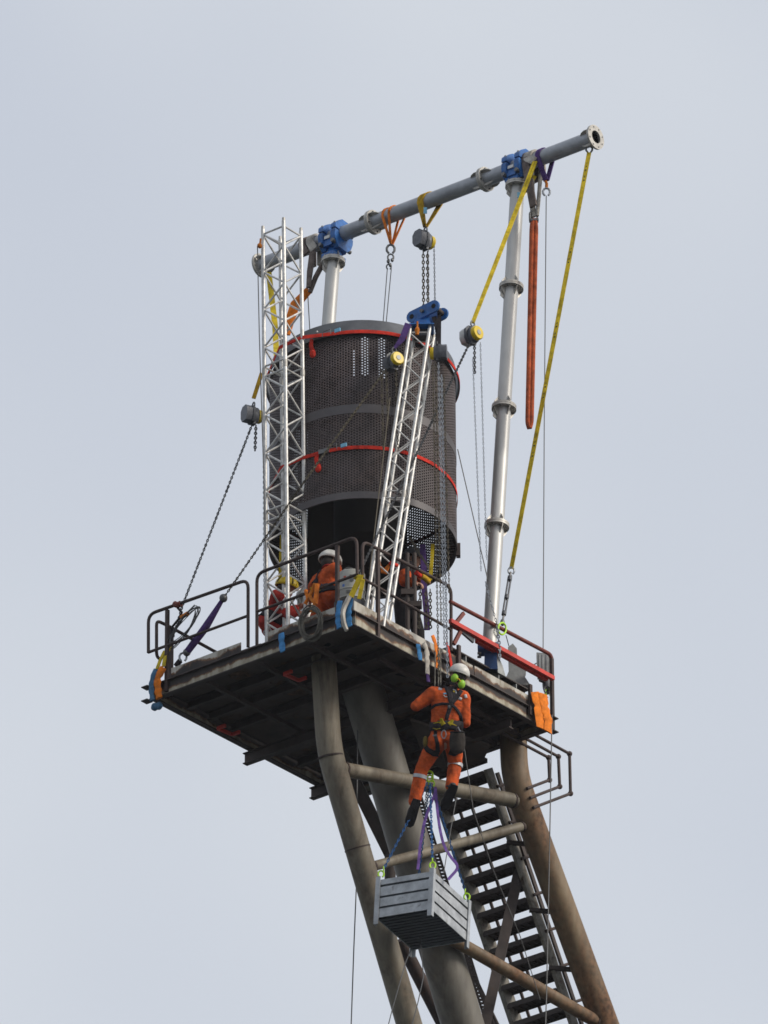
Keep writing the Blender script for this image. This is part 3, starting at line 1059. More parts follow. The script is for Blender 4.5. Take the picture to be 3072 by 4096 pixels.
# ================================================================== DRUM
TILT = rad(5.5)
DA = (ZV * math.cos(TILT) + WV * math.sin(TILT)).normalized()
DU = UV.copy()
DW = DA.cross(DU).normalized()
if DW.dot(WV) < 0:
    DW = -DW
DC = onW(1452, 2198, 2.02)
RD = 1.172
HD = 2.46
drum = thing('perforated_drum', 'large dark perforated steel drum hanging open-bottomed above the platform', 'drum', DC)


def dpt(th, r, h):
    return DC + DU * (math.cos(th) * r) + DW * (math.sin(th) * r) + DA * h


def shell(r0, r1, h0, h1, th=0.01, n=96, a0=0.0, a1=2 * math.pi):
    """closed conical band from (r0,h0) to (r1,h1)"""
    mb = MB()
    full = abs(a1 - a0 - 2 * math.pi) < 1e-6
    m = n if full else n + 1
    vs, fs = [], []
    for (r, h) in ((r0, h0), (r1, h1), (r1 - th, h1), (r0 - th, h0)):
        for j in range(m):
            vs.append(dpt(a0 + (a1 - a0) * j / n, r, h))
    for q in range(4):
        q2 = (q + 1) % 4
        for j in range(m if full else m - 1):
            j2 = (j + 1) % m
            fs.append((q * m + j, q * m + j2, q2 * m + j2, q2 * m + j))
    return mb.add(vs, fs)


def perforated(h0, h1, NC=212, hole=0.0118, th=0.008):
    pc = 2 * math.pi * RD / NC
    p = pc / 0.8660
    rows = int((h1 - h0) / p) + 1
    cx = [pc * 2 / 3 * math.cos(math.pi / 3 * k) for k in range(6)]
    cy = [pc * 2 / 3 * math.sin(math.pi / 3 * k) for k in range(6)]
    hx = [hole * math.cos(math.pi / 3 * k) for k in range(6)]
    hy = [hole * math.sin(math.pi / 3 * k) for k in range(6)]
    I, J = np.meshgrid(np.arange(NC), np.arange(rows), indexing='ij')
    I, J = I.ravel(), J.ravel()
    X0 = I * pc
    Y0 = h0 + p * (J + 0.25 + 0.5 * (I % 2))
    n = len(I)
    lx = np.array(cx + hx + cx + hx)[None, :]
    ly = np.array(cy + hy + cy + hy)[None, :]
    rr = np.array([RD] * 12 + [RD - th] * 12)[None, :]
    A = (X0[:, None] + lx) / RD
    H = Y0[:, None] + ly
    P = (np.cos(A) * rr)[..., None] * np.array(DU) + (np.sin(A) * rr)[..., None] * np.array(DW) + H[..., None] * np.array(DA)
    P = P.reshape(-1, 3)
    f = []
    for k in range(6):
        k2 = (k + 1) % 6
        f.append((k, k2, 6 + k2, 6 + k))
        f.append((12 + k2, 12 + k, 18 + k, 18 + k2))
        f.append((6 + k, 6 + k2, 18 + k2, 18 + k))
    F = (np.array(f)[None, :, :] + (np.arange(n) * 24)[:, None, None]).reshape(-1, 4)
    me = bpy.data.meshes.new('perforated_sheet')
    me.vertices.add(len(P))
    me.vertices.foreach_set('co', P.astype(np.float32).ravel())
    me.loops.add(F.size)
    me.loops.foreach_set('vertex_index', F.astype(np.int32).ravel())
    me.polygons.add(len(F))
    me.polygons.foreach_set('loop_start', (np.arange(len(F)) * 4).astype(np.int32))
    me.polygons.foreach_set('loop_total', np.full(len(F), 4, np.int32))
    me.update(calc_edges=True)
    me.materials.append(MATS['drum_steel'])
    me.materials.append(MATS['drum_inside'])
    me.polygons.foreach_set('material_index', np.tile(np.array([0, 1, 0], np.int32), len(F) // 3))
    o = bpy.data.objects.new('perforated_sheet', me)
    COL.objects.link(o)
    o.parent = drum
    o['kind'] = 'stuff'
    return o


perforated(0.075, 1.275)
perforated(1.385, HD)
shell(RD + 0.004, RD + 0.004, 0.0, 0.10, 0.016).build('bottom_band', 'band_steel', drum)
shell(RD + 0.004, RD + 0.004, 1.265, 1.395, 0.016).build('middle_band', 'band_steel', drum)
shell(RD + 0.004, RD + 0.004, HD - 0.05, HD + 0.03, 0.016).build('top_band', 'band_steel', drum)
shell(RD + 0.052, RD + 0.004, HD - 0.03, HD + 0.2, 0.012).build('top_skirt', 'skirt_steel', drum)
# deck of plates inside the top, with slots between the strips
for u0, u1 in ((-1.14, -0.118), (-0.083, -0.012), (0.072, 0.205), (0.30, 1.14)):
    n = 10
    rr = RD - 0.02
    top_, bot_ = [], []
    for i in range(n + 1):
        u = u0 + (u1 - u0) * i / n
        w = math.sqrt(max(0.0, rr * rr - u * u))
        top_.append((u, w))
        bot_.append((u, -w))
    poly = bot_ + top_[::-1]
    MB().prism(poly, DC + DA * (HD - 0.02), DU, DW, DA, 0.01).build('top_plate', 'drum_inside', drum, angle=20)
for s, w0, w1 in ((-0.1, 0.0, 1.1), (-0.1, -1.16, -0.85), (0.03, 0.35, 1.1), (0.255, -0.1, 1.1)):
    MB().box(DC + DA * (HD - 0.035) + DU * s + DW * ((w0 + w1) / 2), 0.1, w1 - w0, 0.008, (DU, DW, DA)).build('slot_cover', 'drum_inside', drum)
# flare tip inside
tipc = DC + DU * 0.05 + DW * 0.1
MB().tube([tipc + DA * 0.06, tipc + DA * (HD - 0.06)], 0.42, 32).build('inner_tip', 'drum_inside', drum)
shell(RD - 0.03, RD - 0.03, 0.02, HD - 0.1, 0.006, 40, rad(61), rad(127)).build('sky_blocker', 'drum_inside', drum)  # dark arc added to block sky showing through the far-wall holes
# lower bracket on the right flank
pb = dpt(rad(4), RD + 0.02, -0.01)
MB().box(pb + ZV * 0.04, 0.05, 0.09, 0.17, (UV, WV, ZV)).build('bracket', 'rail_rust', drum)
for a_, h_ in ((rad(200), HD + 0.1), (rad(-118), HD + 0.1), (rad(-50), HD + 0.12)):
    p = dpt(a_, RD + 0.03, h_)
    MB().ell(p, 0.014, 0.014, 0.014, None, 8, 6).build('rivet', 'label_white', drum)


# ================================================================== LATTICE TRUSSES
def truss(name, label, base, top, nb, rc, rbr, group, mat_='aluminium', joints=()):
    """base/top: four chord ends going round. zig-zag bracing on the four faces, every bar a part"""
    t = thing(name, label, 'truss', sum((Vector(b) for b in base), Vector()) / 4, group)
    for b, c in zip(base, top):
        MB().tube([b, c], rc, 14).build('chord', mat_, t)
        d = (Vector(c) - Vector(b)).normalized()
        MB().tube([Vector(c) - d * 0.0, Vector(c) + d * 0.045], rc * 0.82, 12).build('spigot', 'flange_steel', t)
        for j in joints:
            p = lerp(b, c, j)
            MB().tube([p - d * 0.05, p - d * 0.035, p + d * 0.035, p + d * 0.05], [rc * 1.02, rc * 1.18, rc * 1.18, rc * 1.02], 14).build('coupler', 'flange_steel', t)
    js = [0.0] + list(joints) + [1.0]
    for f in range(4):
        g = (f + 1) % 4
        for s in range(len(js) - 1):
            t0, t1 = js[s] + 0.012, js[s + 1] - 0.012
            n = max(2, int(round(nb * 2 * (t1 - t0))))
            for k in range(n):
                ta, tb = t0 + (t1 - t0) * k / n, t0 + (t1 - t0) * (k + 1) / n
                flip = (k + f) % 2 == 0
                a = lerp(base[f], top[f], ta if flip else tb)
                b = lerp(base[g], top[g], tb if flip else ta)
                MB().tube([a, b], rbr, 8).build('brace', mat_, t)
            for tt in (t0, t1):
                MB().tube([lerp(base[f], top[f], tt), lerp(base[g], top[g], tt)], rbr, 8).build('cross_bar', mat_, t)
    return t


S1 = 0.34
# top of the front chord from the photo, in the plane X = 0.17
tt0 = onX(1134.5, 884, 0.17)
bt_ = onX(1152, 2478, 0.17)
dirT = (tt0 - bt_)
tf0 = bt_ - dirT * (bt_.z / dirT.z)
lt_base = [tf0, tf0 + XA * S1, tf0 + XA * S1 + YA * S1, tf0 + YA * S1]
lt_top = [p + (tt0 - tf0) for p in lt_base]
truss('lattice_tower', 'upright silver square lattice tower left of the drum', lt_base, lt_top, 11, 0.0255, 0.0125, 'aluminium lattice trusses', joints=(0.31, 0.655))

S2 = 0.243
E1 = UV
E2 = (WV * 0.98 + UV * 0.2)
ft = onW(1640, 1316, 0.78)
fb = onW(1467, 2420, 0.52)
dR = ft - fb
fb = fb - dR * (fb.z / dR.z)
rt_base = [fb, fb + E1 * S2, fb + E1 * S2 + E2 * S2, fb + E2 * S2]
rt_top = [p + (ft - fb) for p in rt_base]
truss('lattice_mast', 'leaning silver lattice truss with a blue head in front of the drum', rt_base, rt_top, 9.5, 0.0235, 0.0095, 'aluminium lattice trusses', joints=(0.44,))
hc = sum(rt_top, Vector()) / 4
dRn = (ft - fb).normalized()

# blue head
head = thing('truss_head', 'blue steel head with two holed cheek plates on top of the leaning truss', 'bracket', hc)
ztop = hc.z + 0.045
MB().box(Vector((hc.x, hc.y, ztop + 0.006)), 0.31, 0.34, 0.012, (UV, WV, ZV)).build('base_plate', 'blue_paint', head)
MB().box(Vector((hc.x, hc.y, ztop - 0.045)) + UV * 0.0 + WV * 0.06, 0.2, 0.2, 0.085, (UV, WV, ZV)).build('pedestal', 'hoist_grey', head)
cc = onW(*zb(865, 1345), 0.80)
dirP = (onW(*zb(985, 1288), 0.72) - onW(*zb(745, 1405), 0.90))
half = dirP.length / 2
dP = dirP.normalized()
nP = WV - dP * WV.dot(dP)
nP.normalize()
uP = nP.cross(dP).normalized()
if uP.z < 0:
    uP = -uP
pl = [(half + 0.078 * math.cos(a), 0.078 * math.sin(a)) for a in [math.pi * (-0.5 + i / 10) for i in range(11)]]
pl += [(-half + 0.078 * math.cos(a), 0.078 * math.sin(a)) for a in [math.pi * (0.5 + i / 10) for i in range(11)]]
sh = UV * 0.11 + WV * 0.20
for k, o_ in enumerate((Vector(), sh)):
    MB().prism(pl, cc + o_, dP, uP, nP, 0.03).build('cheek_plate', 'blue_paint', head)
    for s in (-1, 1):
        q = cc + o_ + dP * (half * s)
        MB().tube([q - nP * 0.018, q + nP * 0.018], 0.032, 16).build('pin_hole', 'dark_hole', head)
    q = cc + o_
    if k == 0:
        MB().tube([q - nP * 0.05, q + nP * 0.02], 0.024, 8).build('bolt', 'bolt_steel', head)
for s in (-1, 1):
    q = cc + dP * (half * s)
    MB().tube([q, q + sh], 0.03, 14).build('spacer', 'dark_steel', head)
MB().prism([(-0.15, 0.0), (0.15, 0.0), (0.1, 0.08), (0.1, 0.27), (0.02, 0.27), (-0.1, 0.06)], Vector((hc.x, hc.y, ztop + 0.012)) - WV * 0.06, UV, ZV, WV, 0.03).build('web_plate', 'blue_paint', head)
MB().prism([(-0.15, 0.0), (0.15, 0.0), (0.08, 0.08), (0.08, 0.2), (-0.08, 0.2), (-0.1, 0.06)], Vector((hc.x, hc.y, ztop + 0.012)) + WV * 0.06, UV, ZV, WV, 0.03).build('web_plate', 'blue_paint', head)
# ================================================================== STRAPS ROUND THE DRUM
def hull(points):
    pts = sorted(set((round(x, 6), round(y, 6)) for x, y in points))
    def half_(ps):
        h = []
        for p in ps:
            while len(h) >= 2 and (h[-1][0] - h[-2][0]) * (p[1] - h[-2][1]) - (h[-1][1] - h[-2][1]) * (p[0] - h[-2][0]) <= 0:
                h.pop()
            h.append(p)
        return h
    lo = half_(pts)
    up = half_(pts[::-1])
    return lo[:-1] + up[:-1]


def drum_strap(label, h, r, tailpx, width=0.05, rise=0.0):
    pts = [(math.cos(2 * math.pi * k / 120) * r, math.sin(2 * math.pi * k / 120) * r) for k in range(120)]
    for b, c in ((lt_base[1], lt_top[1]), (lt_base[2], lt_top[2])):
        zc = (DC + DA * h).z
        p = lerp(b, c, (zc - b.z) / (c.z - b.z)) - DC
        cx, cy = p.dot(DU), p.dot(DW)
        for k in range(8):
            a = k * math.pi / 4
            pts.append((cx + 0.032 * math.cos(a), cy + 0.032 * math.sin(a)))
    hp = hull(pts)
    P = [DC + DU * x + DW * y + DA * h for x, y in hp]
    # refine long straight runs
    Q = []
    for i, p in enumerate(P):
        q = P[(i + 1) % len(P)]
        Q.append(p)
    Q.append(P[0])
    t = thing('ratchet_strap', label, 'strap', P[0], 'red straps lashing the drum to the lattice tower')
    MB().ribbon(Q, width, 0.006, side=DA).build('webbing', 'web_red', t)
    # ratchet, label and loose tail on the camera side
    a = math.atan2(-math.sqrt(max(0, 1 - tailpx ** 2)), tailpx)
    bp = dpt(a, r + 0.012, h)
    tang = Vector(DU * -math.sin(a) + DW * math.cos(a))
    rdv = DU * math.cos(a) + DW * math.sin(a)
    MB().box(bp + tang * 0.08, 0.14, 0.06, 0.025, (tang, DA, rdv)).build('ratchet', 'bolt_steel', t)
    MB().tube([bp + tang * 0.14 + DA * 0.05, bp + tang * 0.26 + DA * 0.055, bp + tang * 0.26 - DA * 0.02], 0.006, 6).build('handle', 'bolt_steel', t)
    MB().box(bp + tang * 0.36 + rdv * 0.002, 0.08, 0.052, 0.014, (tang, DA, rdv)).build('tag', 'label_blue', t)
    tail = bend([bp - tang * 0.01, bp - tang * 0.03 - DA * 0.10, bp - tang * 0.0 - DA * 0.2], 0.06)
    MB().ribbon(tail, [0.05] * (len(tail) - 1) + [0.075], 0.012, side=tang).build('loose_end', 'web_red', t)
    MB().ell(tail[-1] - ZV * 0.03, 0.042, 0.03, 0.055, (tang, rdv, ZV), 10, 8).build('knot', 'web_red', t)


drum_strap('red ratchet strap around the top rim of the drum', HD - 0.01, RD + 0.055, -0.50)
drum_strap('red ratchet strap around the lower half of the drum', 0.745, RD + 0.012, -0.46)


# ================================================================== HOISTS
def hook(mb, c, s, up=ZV, side=UV):
    pts = []
    for k in range(9):
        a = rad(-60 + 300 * k / 8)
        pts.append(c + side * (math.cos(a) * 0.035 * s) + up * (math.sin(a) * 0.045 * s))
    mb.tube(pts, 0.011 * s, 8)


def hoist(label, c, face, s=1.0, up=ZV, cover='hoist_cover', loop=None, flip=1):
    """lever-less hand chain hoist: face points from the gear housing to the yellow wheel cover"""
    face = (Vector(face) - up * Vector(face).dot(up)).normalized()
    sd = up.cross(face).normalized()
    t = thing('chain_hoist', label, 'chain hoist', c, 'hand chain hoists in the rigging')
    hexa = [(-0.1, -0.05), (-0.06, -0.115), (0.06, -0.115), (0.1, -0.05), (0.1, 0.06), (0.05, 0.115), (-0.05, 0.115), (-0.1, 0.06)]
    hx = [(x * s, y * s) for x, y in hexa]
    MB().prism(hx, c - face * (0.10 * s), sd, up, face, 0.10 * s).build('gear_housing', cover, t)
    MB().prism([(x * 1.12, y * 1.12) for x, y in hx], c - face * (0.035 * s), sd, up, face, 0.035 * s).build('side_plate', 'hoist_grey', t)
    MB().prism([(x * 0.8, y * 0.95) for x, y in hx], c + face * (0.02 * s), sd, up, face, 0.07 * s).build('body_frame', 'hoist_cover', t)
    w = c + face * (0.085 * s) - up * (0.005 * s)
    MB().tube([w - face * 0.03 * s, w + face * 0.015 * s, w + face * 0.03 * s], [0.098 * s, 0.098 * s, 0.086 * s], 24).build('wheel_cover', 'hoist_yellow', t)
    MB().tube([w + face * 0.0299 * s, w + face * 0.037 * s], 0.036 * s, 16).build('cover_boss', 'grey_machine', t)
    h = MB()
    hook(h, c + up * 0.16 * s, s, up, sd)
    h.build('top_hook', 'bolt_steel', t)
    MB().box(c - up * 0.125 * s, 0.09 * s, 0.05 * s, 0.04 * s, (sd, up, face)).build('chain_guide', 'hoist_grey', t)
    return t


def add_chain(t, pts, name='load_chain', m='chain_steel', **kw):
    o = MB().chain(pts, **kw).build(name, m, t)
    o['kind'] = 'stuff'
    return o


def wire(label, pts, r=0.0065, m='wire_steel', name='wire_rope', group='thin wire ropes in the rigging'):
    return one(MB().tube(pts, r, 6), name, m, label, 'wire rope', group)


# --- big hoist under the beam
bY = bpt(1703)
hb = onG(*zb(890, 560))
H1 = hoist('dark grey chain hoist hung from the beam on a yellow sling', hb, UV * 0.75 + WV * 0.62, 0.95)
low = onG(*zb(885, 1330)); low.z -= 1.6
lw = low - hb
add_chain(H1, [hb - ZV * 0.16 - UV * 0.03, Vector((hb.x, hb.y, low.z)) - UV * 0.03], L=0.062, Wd=0.044, r=0.008, m='chain_brown')
add_chain(H1, [hb - ZV * 0.16 + UV * 0.025, Vector((hb.x, hb.y, low.z)) + UV * 0.025], L=0.062, Wd=0.044, r=0.008, m='chain_brown')
hc1 = hb + UV * 0.11 + WV * 0.07
add_chain(H1, [hc1, hc1 - ZV * 2.3 + UV * 0.02], name='hand_chain', L=0.04, Wd=0.024, r=0.004)
add_chain(H1, [hc1 - UV * 0.08, hc1 - ZV * 2.3 - UV * 0.07], name='hand_chain', L=0.04, Wd=0.024, r=0.004)


def sling_over(label, px0, px1, low_p, w, m, spread=0.0, th=0.012, r=RB + 0.006, n_l=1, group='webbing slings on the gantry beam', name='webbing_sling'):
    """webbing laid over the beam between two columns, both falls drawn to low_p"""
    ca, cb = bpt(px0), bpt(px1)
    t = thing(name, label, 'sling', low_p, group)
    for i in range(n_l):
        f = 0 if n_l == 1 else i / (n_l - 1)
        c0 = lerp(ca, cb, f)
        c1 = c0 + bd * spread
        side = Vector((GN.x, 0, GN.z)).normalized()
        pts = [low_p - side * 0.012]
        for k in range(13):
            a = rad(200 - 220 * k / 12)
            cc_ = lerp(c0, c1, k / 12)
            pts.append(cc_ + side * (math.cos(a) * r) + ZV * (math.sin(a) * r))
        pts.append(low_p + side * 0.012)
        MB().ribbon(pts, w, th, side=bd).build('strap_loop', m, t)
    return t


lowO = onG(*zb(515, 605))
sling_over('orange sling looped twice over the beam, left of the hoist', 1549, 1574, lowO, 0.034, 'web_orange', spread=0.10, n_l=2)
sh_ = thing('shackle_set', 'steel shackles and thimbles below the orange sling', 'shackle', onG(*zb(485, 860)), None)
for q, s in (((505, 655), 1.5), ((505, 745), 1.1), ((485, 850), 0.9)):
    m_ = MB(); hook(m_, onG(*zb(*q)), s); m_.build('shackle', 'bolt_steel', sh_)
for q in ((478, 790), (522, 775), (500, 830)):
    MB().ell(onG(*zb(*q)), 0.022, 0.022, 0.03, None, 8, 6).build('wire_clip', 'bolt_steel', sh_)
for i, (a, b) in enumerate((((468, 870), (425, 1420)), ((512, 870), (460, 1420)))):
    p, q = onG(*zb(*a)), onG(*zb(*b))
    wire(('left' if i == 0 else 'right') + ' of two thin wires from the orange sling down to the drum', [p, q + (q - p) * 0.25])
sling_over('yellow sling over the beam carrying the dark grey hoist', 1693, 1706, hb + ZV * 0.20, 0.05, 'web_amber', spread=0.17, n_l=2)
one(MB().box(onG(*zb(888, 290)) - WV * 0.15, 0.045, 0.012, 0.09, (UV, WV, ZV)), 'sling_tag', 'label_blue', 'small light blue tag on the yellow sling under the beam', 'tag')

# --- sleeves on the beam at the right mast
def sleeve(label, px, w, m, lowpx, name='sling_sleeve', group='padded sleeves on the beam', th=0.03, spread=0.0, r=RB + 0.018):
    lp_ = onG(*lowpx) - WV * 0.16
    c0 = bpt(px)
    side = Vector((GN.x, 0, GN.z)).normalized()
    pts = [lp_]
    for k in range(10):
        a = rad(190 - 170 * k / 9)
        pts.append(c0 + bd * (spread * (1 - k / 9)) + side * (math.cos(a) * r) + ZV * (math.sin(a) * r))
    pts.append(pts[-1] - ZV * 0.28)
    return one(MB().ribbon(bend(pts, 0.05, 3), w, th, side=bd), name, m, label, 'sleeve', group, loc=lp_)


sleeve('tan padded sleeve beside the right blue clamp, hanging down to the red sling', 2122, 0.10, 'sleeve_brown', (2133, 850))
sleeve('white padded sleeve over the beam beside the purple strap', 2146, 0.11, 'sleeve_white', (2135, 668), spread=-0.06)
one(MB().tube([onG(*zc(960, 560)), onG(*zc(945, 760)), onG(*zc(925, 965))], 0.03, 12, flat=(1, 0.7)), 'sling_sleeve', 'sleeve_white', 'pale sleeve rope hanging behind the yellow sling, right mast', 'sleeve', 'padded sleeves on the beam')
one(MB().tube([onG(2122, 690) - WV * 0.12, onG(2128, 800) - WV * 0.05, onG(2133, 868)], [0.05, 0.042, 0.04], 12, flat=(1, 0.6)), 'sling_sleeve', 'sleeve_white', 'tapered off-white sleeve drawn down to the dark shackle', 'sleeve', 'padded sleeves on the beam')
lowP = onG(*zc(1020, 610))
t = sling_over('purple sling hanging over the beam near its right end', 2168, 2176, lowP, 0.07, 'web_purple', spread=0.09, th=0.015)
one(MB().tube([onG(*zc(1005, 600)), onG(*zc(1022, 640)), onG(*zc(1020, 690))], 0.02, 8), 'sling_hook', 'rope_orange', 'small orange lashing below the purple sling', 'lashing')
hkm = MB(); hook(hkm, onG(*zc(1020, 725)), 1.3)
one(hkm, 'eye_thimble', 'chain_bright', 'steel eye of the right hanging wire', 'thimble')
wp = [onG(*zc(1018, 760)), onG(2181, 1280), onG(2176, 1800)]
pw = onG(*zc(1018, 760))
wire('long wire hanging from the purple sling past the right mast to the right corner', [pw, onY(2177, 1700, 0.10), onY(*zf(1240, 880), 0.05)])
wire('thin line hanging down from the right corner beside the bent pipes', [onY(2208, 2860, -0.06), onY(2200, 3300, -0.06), onY(2186, 3980, -0.06), onY(2182, 4110, -0.06)], r=0.008)

# --- red-orange round sling
rs0, rs1 = onG(*zc(893, 1010)), onG(*z3(1092, 950))
rst = thing('round_sling', 'long rust-orange endless sling hanging beside the right mast', 'sling', rs1, None)
side = UV
for s in (-1, 1):
    pts = bend([rs0 + side * (0.012 * s) + ZV * 0.02, rs0 + side * (0.027 * s) - ZV * 0.1, lerp(rs0, rs1, 0.5) + side * (0.025 * s), rs1 + side * (0.024 * s) + ZV * 0.08, rs1 + side * (0.002 * s)], 0.08, 5)
    MB().tube(pts, 0.034, 12, flat=(1.0, 0.7)).build('sling_fall', 'sling_rust', rst)
MB().tube([rs0 - UV * 0.06, rs0 + UV * 0.06], 0.03, 12).build('shackle_pin', 'bolt_steel', rst)
MB().tube(bend([rs0 - UV * 0.05, rs0 - UV * 0.05 + ZV * 0.13, rs0 + UV * 0.04 + ZV * 0.13, rs0 + UV * 0.05], 0.04), 0.014, 8).build('shackle_bow', 'bolt_steel', rst)

# --- guy A: yellow sling from the beam to a hoist, chain to the near corner
ga0 = onG(2140, 668) - WV * 0.14
NEAR = Vector((0.02, 0.06, 0.16))
gaH = lerp(ga0, NEAR, 0.47)
gaH = onW(*z3(715, 330), lerp(ga0, NEAR, 0.45).dot(WV))
ysl = thing('yellow_sling', 'taut double yellow sling from the beam at the right mast to a yellow hoist', 'sling', gaH + ZV * 0.3)
for s in (-1, 1):
    MB().ribbon([ga0 + UV * (0.016 * s), gaH + ZV * 0.17 + UV * (0.011 * s)], 0.026, 0.02, side=UV + ZV * 0.4).build('strap_leg', 'web_yellow', ysl)
MB().ribbon([onG(*zc(905, 600)) - WV * 0.1, onG(*zc(850, 690)) - WV * 0.1], 0.05, 0.012, side=UV).build('strap_end', 'web_yellow', ysl)
MB().box(onG(*zc(742, 890)) - WV * 0.35, 0.05, 0.012, 0.075, (UV, WV, ZV)).build('tag', 'label_blue', ysl)
H2 = hoist('yellow-wheeled chain hoist hanging in the air between drum and right mast', gaH, -WV * 0.75 + UV * 0.75 - ZV * 0.1, 0.95, cover='hoist_silver')
add_chain(H2, [gaH - ZV * 0.14 - UV * 0.05, NEAR + Vector((0.1, 0.0, 0.3))], L=0.046, Wd=0.034, r=0.0075)
add_chain(H2, [gaH - ZV * 0.14 + UV * 0.02, gaH - ZV * 0.55 + UV * 0.02], name='slack_chain', L=0.05, Wd=0.04, r=0.008)
for i, (a, b) in enumerate((((715, 480), (760, 1640)), ((765, 380), (800, 1560)))):
    p = onW(*z3(*a), gaH.dot(WV)); q = onW(*z3(*b), gaH.dot(WV))
    add_chain(H2, [p, q, q + (q - p) * 0.22], name='hand_chain', m='chain_bright', L=0.04, Wd=0.022, r=0.0035)
nslg = thing('corner_sling', 'yellow sling with grey-white sleeve wrapped round the near corner beam', 'sling', (0.0, 0.1, -0.2))
p0, p1, p2 = onX(*zj(1390, 850), -0.02), onX(*zj(1180, 1300), -0.04), onX(*zj(1000, 1650), -0.04)
MB().ribbon([NEAR + Vector((0.1, 0.0, 0.32)), p0, p1], 0.065, 0.02, side=UV).build('strap_leg', 'web_yellow', nslg)
MB().ribbon([NEAR + Vector((0.1, 0.0, 0.32)), onX(*zj(1430, 950), 0.0), onX(*zj(1350, 1350), 0.02)], 0.05, 0.02, side=UV).build('strap_leg', 'web_yellow', nslg)
MB().tube(bend([onX(*zj(1150, 1290), -0.05), onX(*zj(1000, 1600), -0.06), onX(*zj(1020, 1850), -0.06), onX(*zj(1090, 2010), -0.02)], 0.1), [0.06] * 12 + [0.055, 0.05], 12, flat=(1.0, 0.5), ref=UV).build('sleeve', 'sleeve_white', nslg)


# --- blue cloth edge protectors and others hung over the beams
def cloth(label, pts, w, m, plane, th=0.02, name='edge_cloth', group='cloth edge protectors'):
    ax, v = plane
    f = (lambda p: onX(*p, v)) if ax == 'X' else (lambda p: onY(*p, v))
    P = bend([f(p) for p in pts], 0.06, 4)
    k = len(P)
    sd = YA if ax == 'X' else XA
    ws = [w * (0.92 + 0.16 * math.sin(i * 1.7)) for i in range(k)]
    nrm = XA if ax == 'X' else YA
    return one(MB().tube(P, [q / 2 for q in ws], 14, flat=(1.0, th * 1.3 / w), ref=nrm), name, m, label, 'cloth', group)


cloth('bright blue cloth hung over the beam left of the near corner sleeve', [zj(950, 1390), zj(905, 1600), zj(900, 1800), zj(930, 1960)], 0.085, 'cloth_blue', ('X', -0.01))
cloth('bright blue cloth behind the white sleeve at the near corner', [zj(1170, 1340), zj(1120, 1580), zj(1130, 1780), zj(1150, 1930)], 0.10, 'cloth_blue', ('X', -0.012))
cloth('narrow blue cloth strip hanging below the left railing', [zd(415, 1440), zd(420, 1560), zd(435, 1680)], 0.095, 'cloth_blue', ('X', -0.02))
cloth('blue cloth strip on the right edge beside a white strap', [ze(970, 1450), ze(985, 1540), ze(1000, 1660)], 0.085, 'cloth_blue', ('Y', -0.02))
cloth('wide orange cloth over the right corner, left fold', [zf(1135, 1415), zf(1185, 1600), zf(1205, 1870)], 0.19, 'cloth_orange', ('Y', -0.05), th=0.02)
cloth('wide orange cloth over the right corner, right fold', [zf(1240, 1440), zf(1255, 1600), zf(1305, 1750), zf(1300, 1920)], 0.18, 'cloth_orange', ('Y', -0.065), th=0.022)
cloth('orange cloth over the left corner of the platform', [zi(310, 960), zi(225, 1110), zi(240, 1270), zi(255, 1370)], 0.115, 'cloth_orange', ('X', -0.04), th=0.04)
cloth('dull blue cloth outermost at the left corner', [zi(215, 985), zi(155, 1130), zi(150, 1260), zi(165, 1400)], 0.085, 'cloth_blue_dull', ('X', -0.05), th=0.035)
cloth('dark blue wrapped bundle under the left corner beam', [zi(175, 1480), zi(230, 1490), zi(280, 1450)], 0.10, 'cloth_blue_dull', ('X', 0.0), th=0.06)
one(MB().ribbon([onX(*zi(330, 740), 0.05), onX(*zi(270, 860), 0.0), onX(*zi(225, 985), -0.05)], 0.05, 0.015, side=YA), 'corner_sling', 'web_yellow', 'yellow sling leg above the dull blue cloth, left corner', 'sling', 'yellow slings at the left corner')
one(MB().ribbon([onX(*zi(395, 690), 0.12), onX(*zi(330, 830), 0.0), onX(*zi(312, 950), -0.03)], 0.05, 0.015, side=YA), 'corner_sling', 'web_yellow', 'yellow sling leg above the orange cloth, left corner', 'sling', 'yellow slings at the left corner')
cloth('orange webbing hanging from the deck edge above the hanging worker', [ze(1160, 1330), ze(1205, 1450), ze(1230, 1620), ze(1225, 1770)], 0.075, 'web_orange', ('Y', -0.05), th=0.015, group='straps over the right edge')
cloth('red-orange strap running down to the hanging worker', [ze(1345, 1430), ze(1385, 1560), ze(1405, 1680), ze(1415, 1780)], 0.052, 'web_red', ('Y', -0.05), th=0.012, group='straps over the right edge')
MATS['strap_coral'] = MATS['web_red']
cloth('white padded strap over the right edge above the purple line', [ze(1040, 1440), ze(1085, 1520), ze(1090, 1660), ze(1095, 1850)], 0.09, 'sleeve_white', ('Y', -0.06), th=0.03, group='straps over the right edge')
cloth('short purple line below the white padded strap', [ze(1095, 1840), ze(1105, 1950)], 0.06, 'web_purple', ('Y', -0.06), th=0.02, group='straps over the right edge')

